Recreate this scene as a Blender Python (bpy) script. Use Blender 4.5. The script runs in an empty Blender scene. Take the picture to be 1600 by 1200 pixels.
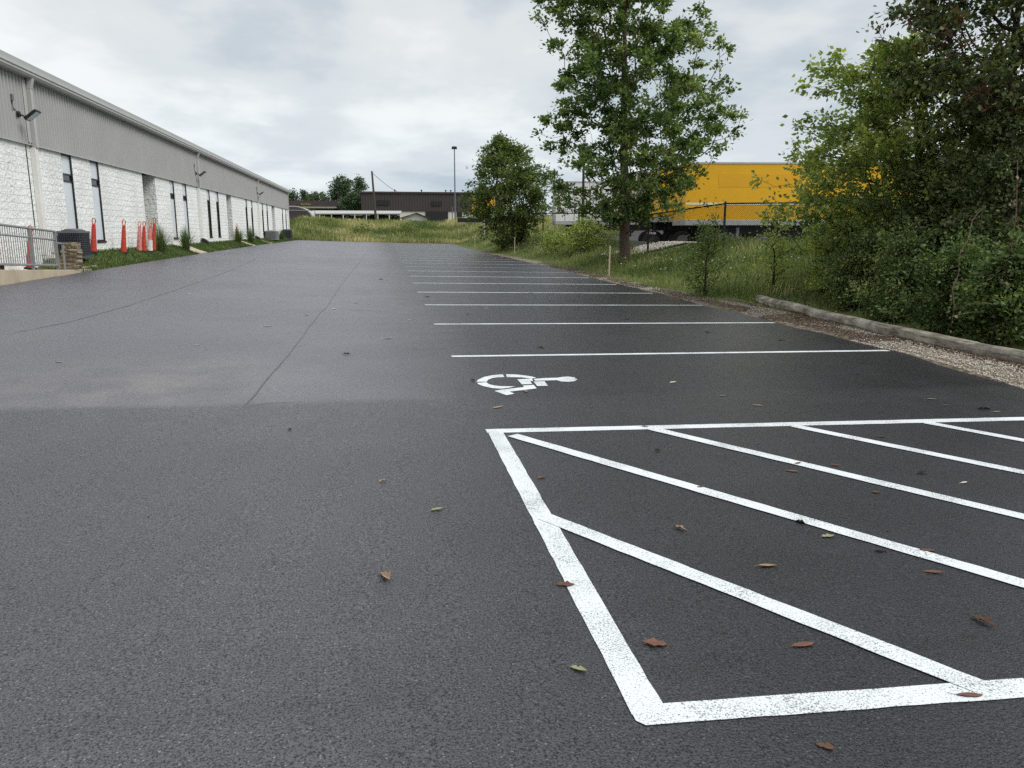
import bpy, math, random
import numpy as np
from mathutils import Vector, Matrix, noise
S = bpy.context.scene
COL = S.collection
R = math.radians
# ------------------------------------------------------------------ camera
F_PX, HY, VX = 1220.0, 360.5, 583.0
PITCH = math.atan((600 - HY) / F_PX)
YAW = math.atan2(800 - VX, F_PX / math.cos(PITCH))
CAMZ = 1.5
cam = bpy.data.cameras.new('camera'); camo = bpy.data.objects.new('camera', cam); COL.objects.link(camo)
cam.sensor_width = 36; cam.lens = 36 * F_PX / 1600; cam.clip_end = 3000; cam.clip_start = 0.05
camo.location = (0, 0, CAMZ); camo.rotation_euler = (math.pi / 2 - PITCH, 0, -YAW)
S.camera = camo
S.view_settings.view_transform = 'Standard'; S.view_settings.look = 'None'
S.cycles.use_denoising = False
S.view_settings.gamma = 1; S.view_settings.exposure = 0.12
# ------------------------------------------------------------------ sky and sun (overcast)
SUN_EL, SUN_AZ = R(46), R(118)      # azimuth measured from +Y towards +X
w = bpy.data.worlds.new("World"); S.world = w; w.use_nodes = True
nt = w.node_tree; nt.nodes.clear()
def N(t, k, **kw):
    n = t.nodes.new(k)
    for a, v in kw.items(): setattr(n, a, v)
    return n
out = N(nt, 'ShaderNodeOutputWorld'); bg = N(nt, 'ShaderNodeBackground'); bg.inputs['Strength'].default_value = 0.1
sky = N(nt, 'ShaderNodeTexSky', sky_type='NISHITA'); sky.sun_disc = False
sky.sun_elevation = SUN_EL; sky.sun_rotation = SUN_AZ
tc = N(nt, 'ShaderNodeTexCoord'); sep = N(nt, 'ShaderNodeSeparateXYZ'); nt.links.new(tc.outputs['Generated'], sep.inputs[0])
# cloud layer: project direction on a flat deck
mx = N(nt, 'ShaderNodeMath', operation='MAXIMUM'); nt.links.new(sep.outputs['Z'], mx.inputs[0]); mx.inputs[1].default_value = 0.0
ad = N(nt, 'ShaderNodeMath', operation='ADD'); nt.links.new(mx.outputs[0], ad.inputs[0]); ad.inputs[1].default_value = 0.16
dv = N(nt, 'ShaderNodeVectorMath', operation='SCALE')
iv = N(nt, 'ShaderNodeMath', operation='DIVIDE'); iv.inputs[0].default_value = 1.0; nt.links.new(ad.outputs[0], iv.inputs[1])
nt.links.new(tc.outputs['Generated'], dv.inputs[0]); nt.links.new(iv.outputs[0], dv.inputs['Scale'])
mp = N(nt, 'ShaderNodeMapping'); mp.inputs['Location'].default_value = (3.37, 1.9, 0.0); mp.inputs['Scale'].default_value = (1, 0.8, 1.6)
nt.links.new(dv.outputs[0], mp.inputs[0])
n1 = N(nt, 'ShaderNodeTexNoise'); n1.inputs['Scale'].default_value = 0.62; n1.inputs['Detail'].default_value = 8; n1.inputs['Roughness'].default_value = 0.55; n1.inputs['Distortion'].default_value = 0.35
nt.links.new(mp.outputs[0], n1.inputs['Vector'])
n2 = N(nt, 'ShaderNodeTexNoise'); n2.inputs['Scale'].default_value = 2.1; n2.inputs['Detail'].default_value = 6; n2.inputs['Roughness'].default_value = 0.5
nt.links.new(mp.outputs[0], n2.inputs['Vector'])
mxn = N(nt, 'ShaderNodeMix', data_type='FLOAT'); mxn.inputs[0].default_value = 0.36
nt.links.new(n1.outputs[0], mxn.inputs[2]); nt.links.new(n2.outputs[0], mxn.inputs[3])
cr = N(nt, 'ShaderNodeValToRGB'); e = cr.color_ramp.elements
cr.color_ramp.interpolation = 'EASE'
SKY_A, SKY_B, SKY_C = (5.3, 5.9, 6.45, 1), (7.0, 7.3, 7.5, 1), (8.9, 9.0, 9.0, 1)
e[0].position = 0.40; e[0].color = SKY_A
e[1].position = 0.62; e[1].color = SKY_C
m_ = e.new(0.5); m_.color = SKY_B
nt.links.new(mxn.outputs[0], cr.inputs[0])
# overcast sky is brighter towards the zenith, bluer and duller at the horizon
mr = N(nt, 'ShaderNodeMapRange', interpolation_type='SMOOTHSTEP'); mr.inputs['From Min'].default_value = 0.30; mr.inputs['From Max'].default_value = 0.85
mr.inputs['To Min'].default_value = 1.0; mr.inputs['To Max'].default_value = 1.8
nt.links.new(sep.outputs['Z'], mr.inputs[0])
hz = N(nt, 'ShaderNodeMapRange'); hz.inputs['From Min'].default_value = 0.0; hz.inputs['From Max'].default_value = 0.22; hz.inputs['To Min'].default_value = 0.0; hz.inputs['To Max'].default_value = 1.0
nt.links.new(sep.outputs['Z'], hz.inputs[0])
hc = N(nt, 'ShaderNodeMix', data_type='RGBA'); hc.inputs[6].default_value = (0.86, 0.93, 0.985, 1); hc.inputs[7].default_value = (1.02, 1.02, 1.01, 1)
nt.links.new(hz.outputs[0], hc.inputs[0])
mu = N(nt, 'ShaderNodeMix', data_type='RGBA', blend_type='MULTIPLY'); mu.inputs[0].default_value = 1
nt.links.new(cr.outputs[0], mu.inputs[6]); nt.links.new(hc.outputs[2], mu.inputs[7])
sc = N(nt, 'ShaderNodeVectorMath', operation='SCALE'); nt.links.new(mu.outputs[2], sc.inputs[0]); nt.links.new(mr.outputs[0], sc.inputs['Scale'])
mz = N(nt, 'ShaderNodeMix', data_type='RGBA'); mz.inputs[0].default_value = 0.94
nt.links.new(sky.outputs[0], mz.inputs[6]); nt.links.new(sc.outputs[0], mz.inputs[7])
nt.links.new(mz.outputs[2], bg.inputs['Color']); nt.links.new(bg.outputs[0], out.inputs[0])
sun = bpy.data.lights.new('sun', 'SUN'); sun.energy = 2.3; sun.angle = R(28); sun.color = (1.0, 0.965, 0.92)
suno = bpy.data.objects.new('sun', sun); COL.objects.link(suno)
sd = Vector((math.sin(SUN_AZ) * math.cos(SUN_EL), math.cos(SUN_AZ) * math.cos(SUN_EL), math.sin(SUN_EL)))
suno.rotation_euler = sd.to_track_quat('Z', 'Y').to_euler()

# ------------------------------------------------------------------ terrain function
def clamp(v, a=0.0, b=1.0): return a if v < a else b if v > b else v
def sm(a, b, v):
    if a > b: return 1 - sm(b, a, v)
    t = clamp((v - a) / (b - a)); return t * t * (3 - 2 * t)
def lot_h(x, y):
    z = -0.022 * x + 0.003 * clamp(y, -40, 100)
    z += 0.14 * sm(1, 8, -x) * clamp(1 - ((y - 50) / 50) ** 2)
    return z
EDGE = [(6.45, -30), (6.5, 3), (6.65, 6.96), (6.84, 8.16), (7.01, 9.32), (7.0, 10.45), (7.11, 11.5), (7.08, 12.84), (7.2, 14.9),
        (7.15, 16), (7.32, 19.2), (7.31, 21.7), (7.36, 25.7), (7.55, 30.3), (7.6, 34.8), (7.68, 43.8), (7.62, 59), (8.1, 78), (8.9, 92)]
def edge_x(y):
    if y <= EDGE[0][1]: return EDGE[0][0]
    for (x0, y0), (x1, y1) in zip(EDGE, EDGE[1:]):
        if y <= y1: return x0 + (x1 - x0) * (y - y0) / (y1 - y0)
    return EDGE[-1][0]
LOT_L, FAR_Y, WALL_X = -8.1, 88.5, -9.3
def ground_h(x, y):
    z = lot_h(clamp(x, -12, 9), y)
    ex = edge_x(clamp(y, -30, 92))
    if x < LOT_L:                                  # grass bank rising to the building
        top = 0.80 - 0.34 * sm(25.2, 24.2, y) if y < 25.2 else 0.80
        k = sm(0, 1.15, LOT_L - x)
        z = z * (1 - k) + top * k
    if x > ex:                                     # verge and berm on the right
        d = x - ex
        rise = 0.03 * sm(0, 0.6, d) + 0.20 * clamp(d - 0.8 - 1.0 * sm(24, 17, y), 0, 4.9)
        if y < 22: rise *= 0.45 + 0.55 * sm(12, 22, y)
        z += rise
        z -= 0.25 * sm(6.2, 9, d) * sm(20, 30, y)
        z += 0.05 * noise.noise(Vector((x * .5, y * .5, 3)))
    if y > FAR_Y:                                  # overgrown bank at the far end
        k = sm(0, 24, y - FAR_Y) * sm(-14, -9.0, x + 0.0 * y)
        z += 2.12 * k + 0.15 * k * noise.noise(Vector((x * .12, y * .12, 1)))
        z -= 1.6 * sm(24, 60, y - FAR_Y)
    return z
def ray(px, py):
    cp, sp, cy, sy = math.cos(PITCH), math.sin(PITCH), math.cos(YAW), math.sin(YAW)
    fw = Vector((sy * cp, cy * cp, -sp)); rt = Vector((cy, -sy, 0)); up = rt.cross(fw)
    return rt * ((px - 800) / F_PX) + up * ((600 - py) / F_PX) + fw
def G(px, py, h=None):
    """the point of the ground seen at a place of the photograph"""
    h = h or ground_h; d = ray(px, py); t = 0.6; prev = t
    while t < 400:
        p = Vector((0, 0, CAMZ)) + d * t
        if p.z < h(p.x, p.y): break
        prev = t; t *= 1.02
    a, b = prev, t
    for _ in range(24):
        m = (a + b) / 2; p = Vector((0, 0, CAMZ)) + d * m
        if p.z < h(p.x, p.y): b = m
        else: a = m
    return p
def V(px, py, Y):
    d = ray(px, py); return Vector((0, 0, CAMZ)) + d * (Y / d.y)

# ------------------------------------------------------------------ materials
def mat(name, base=(0.5, 0.5, 0.5), rough=0.6, metal=0.0, spec=0.5, var=0.0, vscale=5.0, bump=0.0, bscale=40.0, var2=None, coords='Object', bdist=0.01, detail=6):
    m = bpy.data.materials.new(name); m.use_nodes = True; t = m.node_tree
    b = t.nodes['Principled BSDF']; b.inputs['Roughness'].default_value = rough; b.inputs['Metallic'].default_value = metal
    b.inputs['Specular IOR Level'].default_value = spec
    b.inputs['Base Color'].default_value = (*base, 1)
    tcn = N(t, 'ShaderNodeTexCoord')
    if var > 0 or var2:
        n = N(t, 'ShaderNodeTexNoise'); n.inputs['Scale'].default_value = vscale; n.inputs['Detail'].default_value = detail; n.inputs['Roughness'].default_value = 0.6
        t.links.new(tcn.outputs[coords], n.inputs['Vector'])
        r = N(t, 'ShaderNodeValToRGB'); el = r.color_ramp.elements
        el[0].position = 0.32; el[1].position = 0.68
        c2 = var2 or tuple(clamp(c * (1 + var)) for c in base); c1 = tuple(c * (1 - var) for c in base) if not var2 else base
        el[0].color = (*c1, 1); el[1].color = (*c2, 1)
        t.links.new(n.outputs[0], r.inputs[0]); t.links.new(r.outputs[0], b.inputs['Base Color'])
    if bump > 0:
        n = N(t, 'ShaderNodeTexNoise'); n.inputs['Scale'].default_value = bscale; n.inputs['Detail'].default_value = 5
        t.links.new(tcn.outputs[coords], n.inputs['Vector'])
        bp = N(t, 'ShaderNodeBump'); bp.inputs['Strength'].default_value = bump; bp.inputs['Distance'].default_value = bdist
        t.links.new(n.outputs[0], bp.inputs['Height']); t.links.new(bp.outputs[0], b.inputs['Normal'])
    return m
def leafmat(name, ramp, trans=0.42, rough=0.5, spec=0.25):
    """leaf colour picked by each leaf's own 'tint' (species and age of leaf), a little light through it"""
    m = bpy.data.materials.new(name); m.use_nodes = True; t = m.node_tree
    b = t.nodes['Principled BSDF']; o = t.nodes['Material Output']
    b.inputs['Roughness'].default_value = rough; b.inputs['Specular IOR Level'].default_value = spec
    at = N(t, 'ShaderNodeAttribute', attribute_name='tint')
    r = N(t, 'ShaderNodeValToRGB'); el = r.color_ramp.elements
    while len(el) > 1: el.remove(el[0])
    el[0].position = ramp[0][0]; el[0].color = (*ramp[0][1], 1)
    for p, c in ramp[1:]:
        q = el.new(p); q.color = (*c, 1)
    t.links.new(at.outputs['Fac'], r.inputs[0]); t.links.new(r.outputs[0], b.inputs['Base Color'])
    tr = N(t, 'ShaderNodeBsdfTranslucent'); mu = N(t, 'ShaderNodeMix', data_type='RGBA', blend_type='MULTIPLY'); mu.inputs[0].default_value = 1
    mu.inputs[7].default_value = (1.25, 1.35, 0.6, 1)
    t.links.new(r.outputs[0], mu.inputs[6]); t.links.new(mu.outputs[2], tr.inputs[0])
    ms = N(t, 'ShaderNodeMixShader'); ms.inputs[0].default_value = trans
    t.links.new(b.outputs[0], ms.inputs[1]); t.links.new(tr.outputs[0], ms.inputs[2]); t.links.new(ms.outputs[0], o.inputs[0])
    return m
M = {}
# asphalt: sealed fine aggregate; the near pavement is coarser than the resurfaced far part
def asphalt():
    m = bpy.data.materials.new('asphalt'); m.use_nodes = True; t = m.node_tree; L = t.links.new
    b = t.nodes['Principled BSDF']
    tcn = N(t, 'ShaderNodeTexCoord'); sp = N(t, 'ShaderNodeSeparateXYZ'); L(tcn.outputs['Object'], sp.inputs[0])
    def noise_(s, d=4, r=0.55):
        n = N(t, 'ShaderNodeTexNoise'); n.inputs['Scale'].default_value = s; n.inputs['Detail'].default_value = d; n.inputs['Roughness'].default_value = r
        L(tcn.outputs['Object'], n.inputs['Vector']); return n.outputs[0]
    def mth(op, a, b_=None, c=None):
        n = N(t, 'ShaderNodeMath', operation=op)
        for i, v in enumerate((a, b_, c)):
            if v is None: continue
            if isinstance(v, (int, float)): n.inputs[i].default_value = v
            else: L(v, n.inputs[i])
        return n.outputs[0]
    def rng(v, a, b_, c=0.0, d=1.0, ss=True):
        n = N(t, 'ShaderNodeMapRange', interpolation_type='SMOOTHSTEP' if ss else 'LINEAR')
        L(v, n.inputs[0]); n.inputs[1].default_value = a; n.inputs[2].default_value = b_; n.inputs[3].default_value = c; n.inputs[4].default_value = d
        return n.outputs[0]
    wob = mth('MULTIPLY', mth('SUBTRACT', noise_(0.8, 3), 0.5), 0.35)
    yy = mth('ADD', mth('ADD', sp.outputs['Y'], wob), mth('MULTIPLY', sp.outputs['X'], -0.05))
    near = rng(yy, 6.72, 6.98, 1.0, 0.0)                  # 1 on the near pavement
    vo = N(t, 'ShaderNodeTexVoronoi'); vo.inputs['Scale'].default_value = 150; L(tcn.outputs['Object'], vo.inputs['Vector'])
    vo2 = N(t, 'ShaderNodeTexVoronoi'); vo2.inputs['Scale'].default_value = 85; L(tcn.outputs['Object'], vo2.inputs['Vector'])
    sepc = N(t, 'ShaderNodeSeparateColor'); L(vo2.outputs['Color'], sepc.inputs[0])
    chip = rng(sepc.outputs[0], 0.72, 1.0)                 # bare pale stones
    chipm = mth('MULTIPLY', chip, rng(vo2.outputs['Distance'], 0.18, 0.42, 1.0, 0.0))
    big = noise_(0.22, 5, 0.6); mid = noise_(1.7, 5, 0.6); fine = noise_(60, 3, 0.7)
    val = mth('ADD', 0.018, mth('MULTIPLY', rng(big, 0.3, 0.7), 0.010))
    val = mth('ADD', val, mth('MULTIPLY', rng(mid, 0.3, 0.75), 0.008))
    val = mth('ADD', val, mth('MULTIPLY', rng(fine, 0.40, 0.66), mth('ADD', 0.024, mth('MULTIPLY', mth('SUBTRACT', 1.0, near), 0.02))))
    val = mth('ADD', val, mth('MULTIPLY', chipm, mth('ADD', 0.06, mth('MULTIPLY', near, 0.09))))
    pit = rng(noise_(125, 3, 0.7), 0.50, 0.60)
    val = mth('MULTIPLY', val, mth('SUBTRACT', 1.0, mth('MULTIPLY', pit, 0.72)))
    roll = mth('MULTIPLY', rng(mth('ABSOLUTE', mth('ADD', mth('SUBTRACT', sp.outputs['Y'], 2.33), mth('MULTIPLY', sp.outputs['X'], -0.03))), 0.0, 0.10, 1.0, 0.0), rng(mid, 0.38, 0.6))
    patch = rng(noise_(0.75, 4, 0.55), 0.46, 0.72)
    val = mth('MULTIPLY', val, mth('SUBTRACT', mth('SUBTRACT', 1.0, mth('MULTIPLY', roll, 0.35)), mth('MULTIPLY', patch, 0.22)))
    # darker stall area: fresh sealer, and dark tree reflections painted into the base colour
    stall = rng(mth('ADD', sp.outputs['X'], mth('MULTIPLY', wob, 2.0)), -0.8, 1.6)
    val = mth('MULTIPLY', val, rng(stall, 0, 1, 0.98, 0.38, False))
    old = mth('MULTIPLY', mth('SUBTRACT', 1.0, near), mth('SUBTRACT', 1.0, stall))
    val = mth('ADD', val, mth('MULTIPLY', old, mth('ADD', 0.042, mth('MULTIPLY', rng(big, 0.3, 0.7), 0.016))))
    # dusty scuffed area; washed band at the joint with sheen painted on its chips
    dx = mth('ADD', sp.outputs['X'], 2.1); dy = mth('SUBTRACT', sp.outputs['Y'], 7.9)
    rr = mth('SQRT', mth('ADD', mth('MULTIPLY', dx, dx), mth('MULTIPLY', mth('MULTIPLY', dy, dy), 0.8)))
    dust = mth('MULTIPLY', rng(rr, 0.2, 2.0, 1.0, 0.0), rng(mth('ADD', mid, mth('MULTIPLY', big, 0.3)), 0.42, 0.8))
    dust = mth('MULTIPLY', dust, mth('SUBTRACT', 1.0, near))
    dy2 = mth('SUBTRACT', sp.outputs['Y'], 6.6)
    band = mth('MULTIPLY', rng(mth('ABSOLUTE', dy2), 0.0, 1.5, 1.0, 0.0), mth('MULTIPLY', rng(mid, 0.4, 0.7), rng(sp.outputs['X'], 0.2, 2.0, 1.0, 0.0)))
    cc = N(t, 'ShaderNodeCombineColor')
    L(mth('ADD', mth('MULTIPLY', val, 1.0), mth('MULTIPLY', dust, 0.05)), cc.inputs[0])
    L(mth('ADD', mth('MULTIPLY', val, 0.96), mth('MULTIPLY', dust, 0.042)), cc.inputs[1])
    L(mth('ADD', mth('MULTIPLY', val, 1.15), mth('MULTIPLY', dust, 0.026)), cc.inputs[2])
    mixb = N(t, 'ShaderNodeMix', data_type='RGBA'); L(mth('MULTIPLY', band, mth('MULTIPLY', chip, 0.22)), mixb.inputs[0])
    L(cc.outputs[0], mixb.inputs[6]); mixb.inputs[7].default_value = (0.42, 0.43, 0.45, 1)
    L(mixb.outputs[2], b.inputs['Base Color'])
    L(mth('ADD', mth('ADD', 0.30, mth('MULTIPLY', pit, 0.25)), mth('MULTIPLY', rng(mid, 0.3, 0.7), 0.07)), b.inputs['Roughness'])
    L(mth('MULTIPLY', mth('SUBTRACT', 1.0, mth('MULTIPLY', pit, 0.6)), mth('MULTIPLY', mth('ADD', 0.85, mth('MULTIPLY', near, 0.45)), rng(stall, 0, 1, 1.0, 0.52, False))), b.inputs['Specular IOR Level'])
    hgt = mth('ADD', mth('MULTIPLY', vo.outputs['Distance'], -0.55), mth('MULTIPLY', vo2.outputs['Distance'], -0.8))
    hgt = mth('ADD', hgt, mth('SUBTRACT', mth('MULTIPLY', fine, 0.5), mth('MULTIPLY', pit, 0.5)))
    bp = N(t, 'ShaderNodeBump'); bp.inputs['Distance'].default_value = 0.008
    L(mth('ADD', 0.34, mth('MULTIPLY', near, 0.12)), bp.inputs['Strength'])
    L(hgt, bp.inputs['Height']); L(bp.outputs[0], b.inputs['Normal'])
    return m
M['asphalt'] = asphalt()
def paint():
    m = bpy.data.materials.new('road_paint'); m.use_nodes = True; t = m.node_tree; L = t.links.new
    b = t.nodes['Principled BSDF']; b.inputs['Roughness'].default_value = 0.6; b.inputs['Specular IOR Level'].default_value = 0.3
    tcn = N(t, 'ShaderNodeTexCoord')
    vo = N(t, 'ShaderNodeTexVoronoi'); vo.inputs['Scale'].default_value = 150; L(tcn.outputs['Object'], vo.inputs['Vector'])
    n = N(t, 'ShaderNodeTexNoise'); n.inputs['Scale'].default_value = 130; n.inputs['Detail'].default_value = 4; n.inputs['Roughness'].default_value = 0.75; L(tcn.outputs['Object'], n.inputs['Vector'])
    n2 = N(t, 'ShaderNodeTexNoise'); n2.inputs['Scale'].default_value = 3.2; n2.inputs['Detail'].default_value = 3; L(tcn.outputs['Object'], n2.inputs['Vector'])
    a = N(t, 'ShaderNodeMath', operation='MULTIPLY_ADD'); a.inputs[1].default_value = 0.26; L(n2.outputs[0], a.inputs[0]); L(n.outputs[0], a.inputs[2])
    r = N(t, 'ShaderNodeValToRGB'); el = r.color_ramp.elements; el[0].position = 0.49; el[0].color = (0.09, 0.09, 0.10, 1); el[1].position = 0.62; el[1].color = (0.63, 0.66, 0.665, 1)
    L(a.outputs[0], r.inputs[0]); L(r.outputs[0], b.inputs['Base Color'])
    bp = N(t, 'ShaderNodeBump'); bp.inputs['Strength'].default_value = 0.35; bp.inputs['Distance'].default_value = 0.005; bp.invert = True
    L(vo.outputs['Distance'], bp.inputs['Height']); L(bp.outputs[0], b.inputs['Normal'])
    return m
M['paint'] = paint()
def blockwall():
    m = bpy.data.materials.new('split_face_block'); m.use_nodes = True; t = m.node_tree; L = t.links.new
    b = t.nodes['Principled BSDF']; b.inputs['Roughness'].default_value = 0.8; b.inputs['Specular IOR Level'].default_value = 0.2
    tcn = N(t, 'ShaderNodeTexCoord'); sp = N(t, 'ShaderNodeSeparateXYZ'); L(tcn.outputs['Object'], sp.inputs[0])
    ad = N(t, 'ShaderNodeMath', operation='ADD'); L(sp.outputs['X'], ad.inputs[0]); L(sp.outputs['Y'], ad.inputs[1])
    cb = N(t, 'ShaderNodeCombineXYZ'); L(ad.outputs[0], cb.inputs[0]); L(sp.outputs['Z'], cb.inputs[1])
    br = N(t, 'ShaderNodeTexBrick'); br.inputs['Scale'].default_value = 1.0; br.inputs['Brick Width'].default_value = 0.406; br.inputs['Row Height'].default_value = 0.203
    br.inputs['Mortar Size'].default_value = 0.009; br.inputs['Mortar Smooth'].default_value = 0.5
    br.inputs['Color1'].default_value = (1, 1, 1, 1); br.inputs['Color2'].default_value = (0.6, 0.6, 0.6, 1); br.inputs['Mortar'].default_value = (0, 0, 0, 1)
    L(cb.outputs[0], br.inputs['Vector'])
    n = N(t, 'ShaderNodeTexNoise'); n.inputs['Scale'].default_value = 6.0; n.inputs['Detail'].default_value = 5; n.inputs['Roughness'].default_value = 0.6; n.inputs['Distortion'].default_value = 0.8
    L(tcn.outputs['Object'], n.inputs['Vector'])
    vo = N(t, 'ShaderNodeTexVoronoi'); vo.inputs['Scale'].default_value = 11; L(tcn.outputs['Object'], vo.inputs['Vector'])
    a1 = N(t, 'ShaderNodeMath', operation='MULTIPLY_ADD'); L(n.outputs[0], a1.inputs[0]); a1.inputs[1].default_value = 1.0
    a2 = N(t, 'ShaderNodeMath', operation='MULTIPLY'); L(br.outputs['Fac'], a2.inputs[0]); a2.inputs[1].default_value = -0.3; L(a2.outputs[0], a1.inputs[2])
    a3 = N(t, 'ShaderNodeMath', operation='MULTIPLY_ADD'); L(vo.outputs['Distance'], a3.inputs[0]); a3.inputs[1].default_value = 0.35; L(a1.outputs[0], a3.inputs[2])
    bp = N(t, 'ShaderNodeBump'); bp.inputs['Strength'].default_value = 0.8; bp.inputs['Distance'].default_value = 0.06
    L(a3.outputs[0], bp.inputs['Height']); L(bp.outputs[0], b.inputs['Normal'])
    n2 = N(t, 'ShaderNodeTexNoise'); n2.inputs['Scale'].default_value = 0.9; n2.inputs['Detail'].default_value = 6; L(tcn.outputs['Object'], n2.inputs['Vector'])
    r = N(t, 'ShaderNodeValToRGB'); el = r.color_ramp.elements; el[0].position = 0.3; el[0].color = (0.68, 0.70, 0.675, 1); el[1].position = 0.65; el[1].color = (0.79, 0.805, 0.785, 1)
    L(n2.outputs[0], r.inputs[0])
    mm = N(t, 'ShaderNodeMix', data_type='RGBA'); mm.inputs[7].default_value = (0.55, 0.56, 0.54, 1)
    q = N(t, 'ShaderNodeMath', operation='MULTIPLY'); L(br.outputs['Fac'], q.inputs[0]); q.inputs[1].default_value = 0.25
    L(q.outputs[0], mm.inputs[0]); L(r.outputs[0], mm.inputs[6]); L(mm.outputs[2], b.inputs['Base Color'])
    return m
M['block'] = blockwall()
M['siding'] = mat('grey_siding', (0.35, 0.35, 0.34), 0.55, 0, 0.35, var=0.05, vscale=0.7)
M['siding_pale'] = mat('pale_grey_metal', (0.34, 0.34, 0.33), 0.5, 0, 0.4, var=0.05, vscale=1.3)
M['gutter'] = mat('gutter_metal', (0.40, 0.40, 0.385), 0.45, 0, 0.4, var=0.06, vscale=2)
M['downspout'] = mat('white_downspout', (0.66, 0.66, 0.63), 0.5, 0, 0.4, var=0.06, vscale=2)
M['bronze'] = mat('dark_bronze', (0.012, 0.012, 0.013), 0.4, 0, 0.4, var=0.2, vscale=6)
M['panel'] = mat('pale_window_panel', (0.60, 0.65, 0.68), 0.35, 0, 0.5, var=0.04, vscale=1)
M['darkglass'] = mat('dark_glass', (0.010, 0.011, 0.013), 0.12, 0, 0.5, var=0.2, vscale=2)
M['black'] = mat('black_metal', (0.012, 0.012, 0.013), 0.6, 0, 0.4, var=0.25, vscale=9)
M['galv'] = mat('galvanised_rail', (0.24, 0.245, 0.25), 0.5, 0.3, 0.5, var=0.15, vscale=12)
M['concrete'] = mat('concrete', (0.40, 0.34, 0.25), 0.85, 0, 0.3, var=0.14, vscale=2.5, bump=0.3, bscale=60, bdist=0.004)
M['cone_red'] = mat('orange_red_plastic', (0.45, 0.043, 0.024), 0.5, 0, 0.4, var=0.12, vscale=8)
M['cone_faded'] = mat('faded_red_plastic', (0.45, 0.08, 0.06), 0.65, 0, 0.3, vscale=7, var2=(0.58, 0.32, 0.29))
M['cone_white'] = mat('scuffed_white_plastic', (0.62, 0.60, 0.58), 0.6, 0, 0.3, var=0.15, vscale=10)
M['rubber'] = mat('black_rubber', (0.02, 0.02, 0.02), 0.8, 0, 0.3, var=0.3, vscale=8)
M['ac_dark'] = mat('condenser_coil', (0.010, 0.012, 0.020), 0.6, 0, 0.3, var=0.4, vscale=30)
M['ac_grey'] = mat('condenser_grey', (0.20, 0.20, 0.21), 0.55, 0, 0.4, var=0.12, vscale=8)
M['ac_case'] = mat('condenser_case', (0.055, 0.06, 0.068), 0.5, 0, 0.4, var=0.15, vscale=5)
M['stone'] = mat('rough_stone', (0.09, 0.07, 0.05), 0.9, 0, 0.2, vscale=7, var2=(0.30, 0.25, 0.18), bump=0.8, bscale=14, bdist=0.03)
M['soil'] = mat('dark_soil', (0.03, 0.022, 0.016), 0.95, 0, 0.1, var=0.4, vscale=9, bump=0.6, bscale=30, bdist=0.02)
M['lawn_soil'] = mat('grassy_soil', (0.065, 0.085, 0.026), 0.95, 0, 0.1, vscale=1.3, var2=(0.14, 0.15, 0.06), bump=0.6, bscale=25, bdist=0.03)
M['gravel_mix'] = mat('dirt_and_gravel', (0.05, 0.035, 0.025), 0.95, 0, 0.15, vscale=9, var2=(0.24, 0.20, 0.155), bump=0.9, bscale=70, bdist=0.02, detail=10)
M['yard'] = mat('yard_surface', (0.035, 0.034, 0.034), 0.9, 0, 0.2, vscale=2, var2=(0.085, 0.08, 0.075), bump=0.7, bscale=30, bdist=0.03)
M['pebble'] = mat('pale_pebbles', (0.32, 0.29, 0.24), 0.85, 0, 0.25, vscale=30, var2=(0.60, 0.56, 0.49))
M['bark'] = mat('bark', (0.055, 0.040, 0.030), 0.95, 0, 0.1, vscale=14, var2=(0.13, 0.10, 0.078), bump=0.9, bscale=22, bdist=0.03)
M['bark_dark'] = mat('dark_bark', (0.025, 0.019, 0.015), 0.95, 0, 0.1, vscale=14, var2=(0.06, 0.048, 0.04), bump=0.9, bscale=26, bdist=0.03)
M['yellow'] = mat('trailer_yellow', (0.76, 0.40, 0.006), 0.42, 0, 0.45, var=0.05, vscale=0.8)
M['yellow2'] = mat('trailer_yellow_repaint', (0.73, 0.375, 0.005), 0.45, 0, 0.45, var=0.04, vscale=1.5)
M['trail_rail'] = mat('trailer_rail', (0.42, 0.43, 0.44), 0.45, 0.2, 0.5, var=0.12, vscale=3)
M['white'] = mat('off_white_panel', (0.70, 0.70, 0.68), 0.5, 0, 0.4, var=0.06, vscale=1.2)
M['cream'] = mat('cream_panel', (0.58, 0.55, 0.50), 0.5, 0, 0.4, var=0.06, vscale=1.2)
M['chassis'] = mat('chassis_black', (0.014, 0.014, 0.017), 0.6, 0, 0.4, var=0.3, vscale=5)
M['redstripe'] = mat('reflector_red', (0.42, 0.05, 0.03), 0.4)
M['brown_siding'] = mat('brown_siding', (0.056, 0.046, 0.047), 0.6, 0, 0.3, var=0.08, vscale=0.4)
M['brown_roof'] = mat('brown_trim', (0.03, 0.022, 0.022), 0.6, var=0.1, vscale=1)
M['canopy'] = mat('canopy_fascia', (0.055, 0.042, 0.045), 0.6, 0, 0.3, var=0.15, vscale=0.6)
M['signyel'] = mat('sign_lettering', (0.62, 0.38, 0.04), 0.5)
M['pole_wood'] = mat('weathered_pole', (0.075, 0.06, 0.05), 0.9, 0, 0.2, var=0.25, vscale=6)
M['lath'] = mat('pale_lath', (0.46, 0.38, 0.26), 0.85, 0, 0.2, var=0.12, vscale=12)
M['steel_pole'] = mat('dull_steel', (0.14, 0.145, 0.155), 0.5, 0.4, 0.5, var=0.1, vscale=3)
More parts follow.
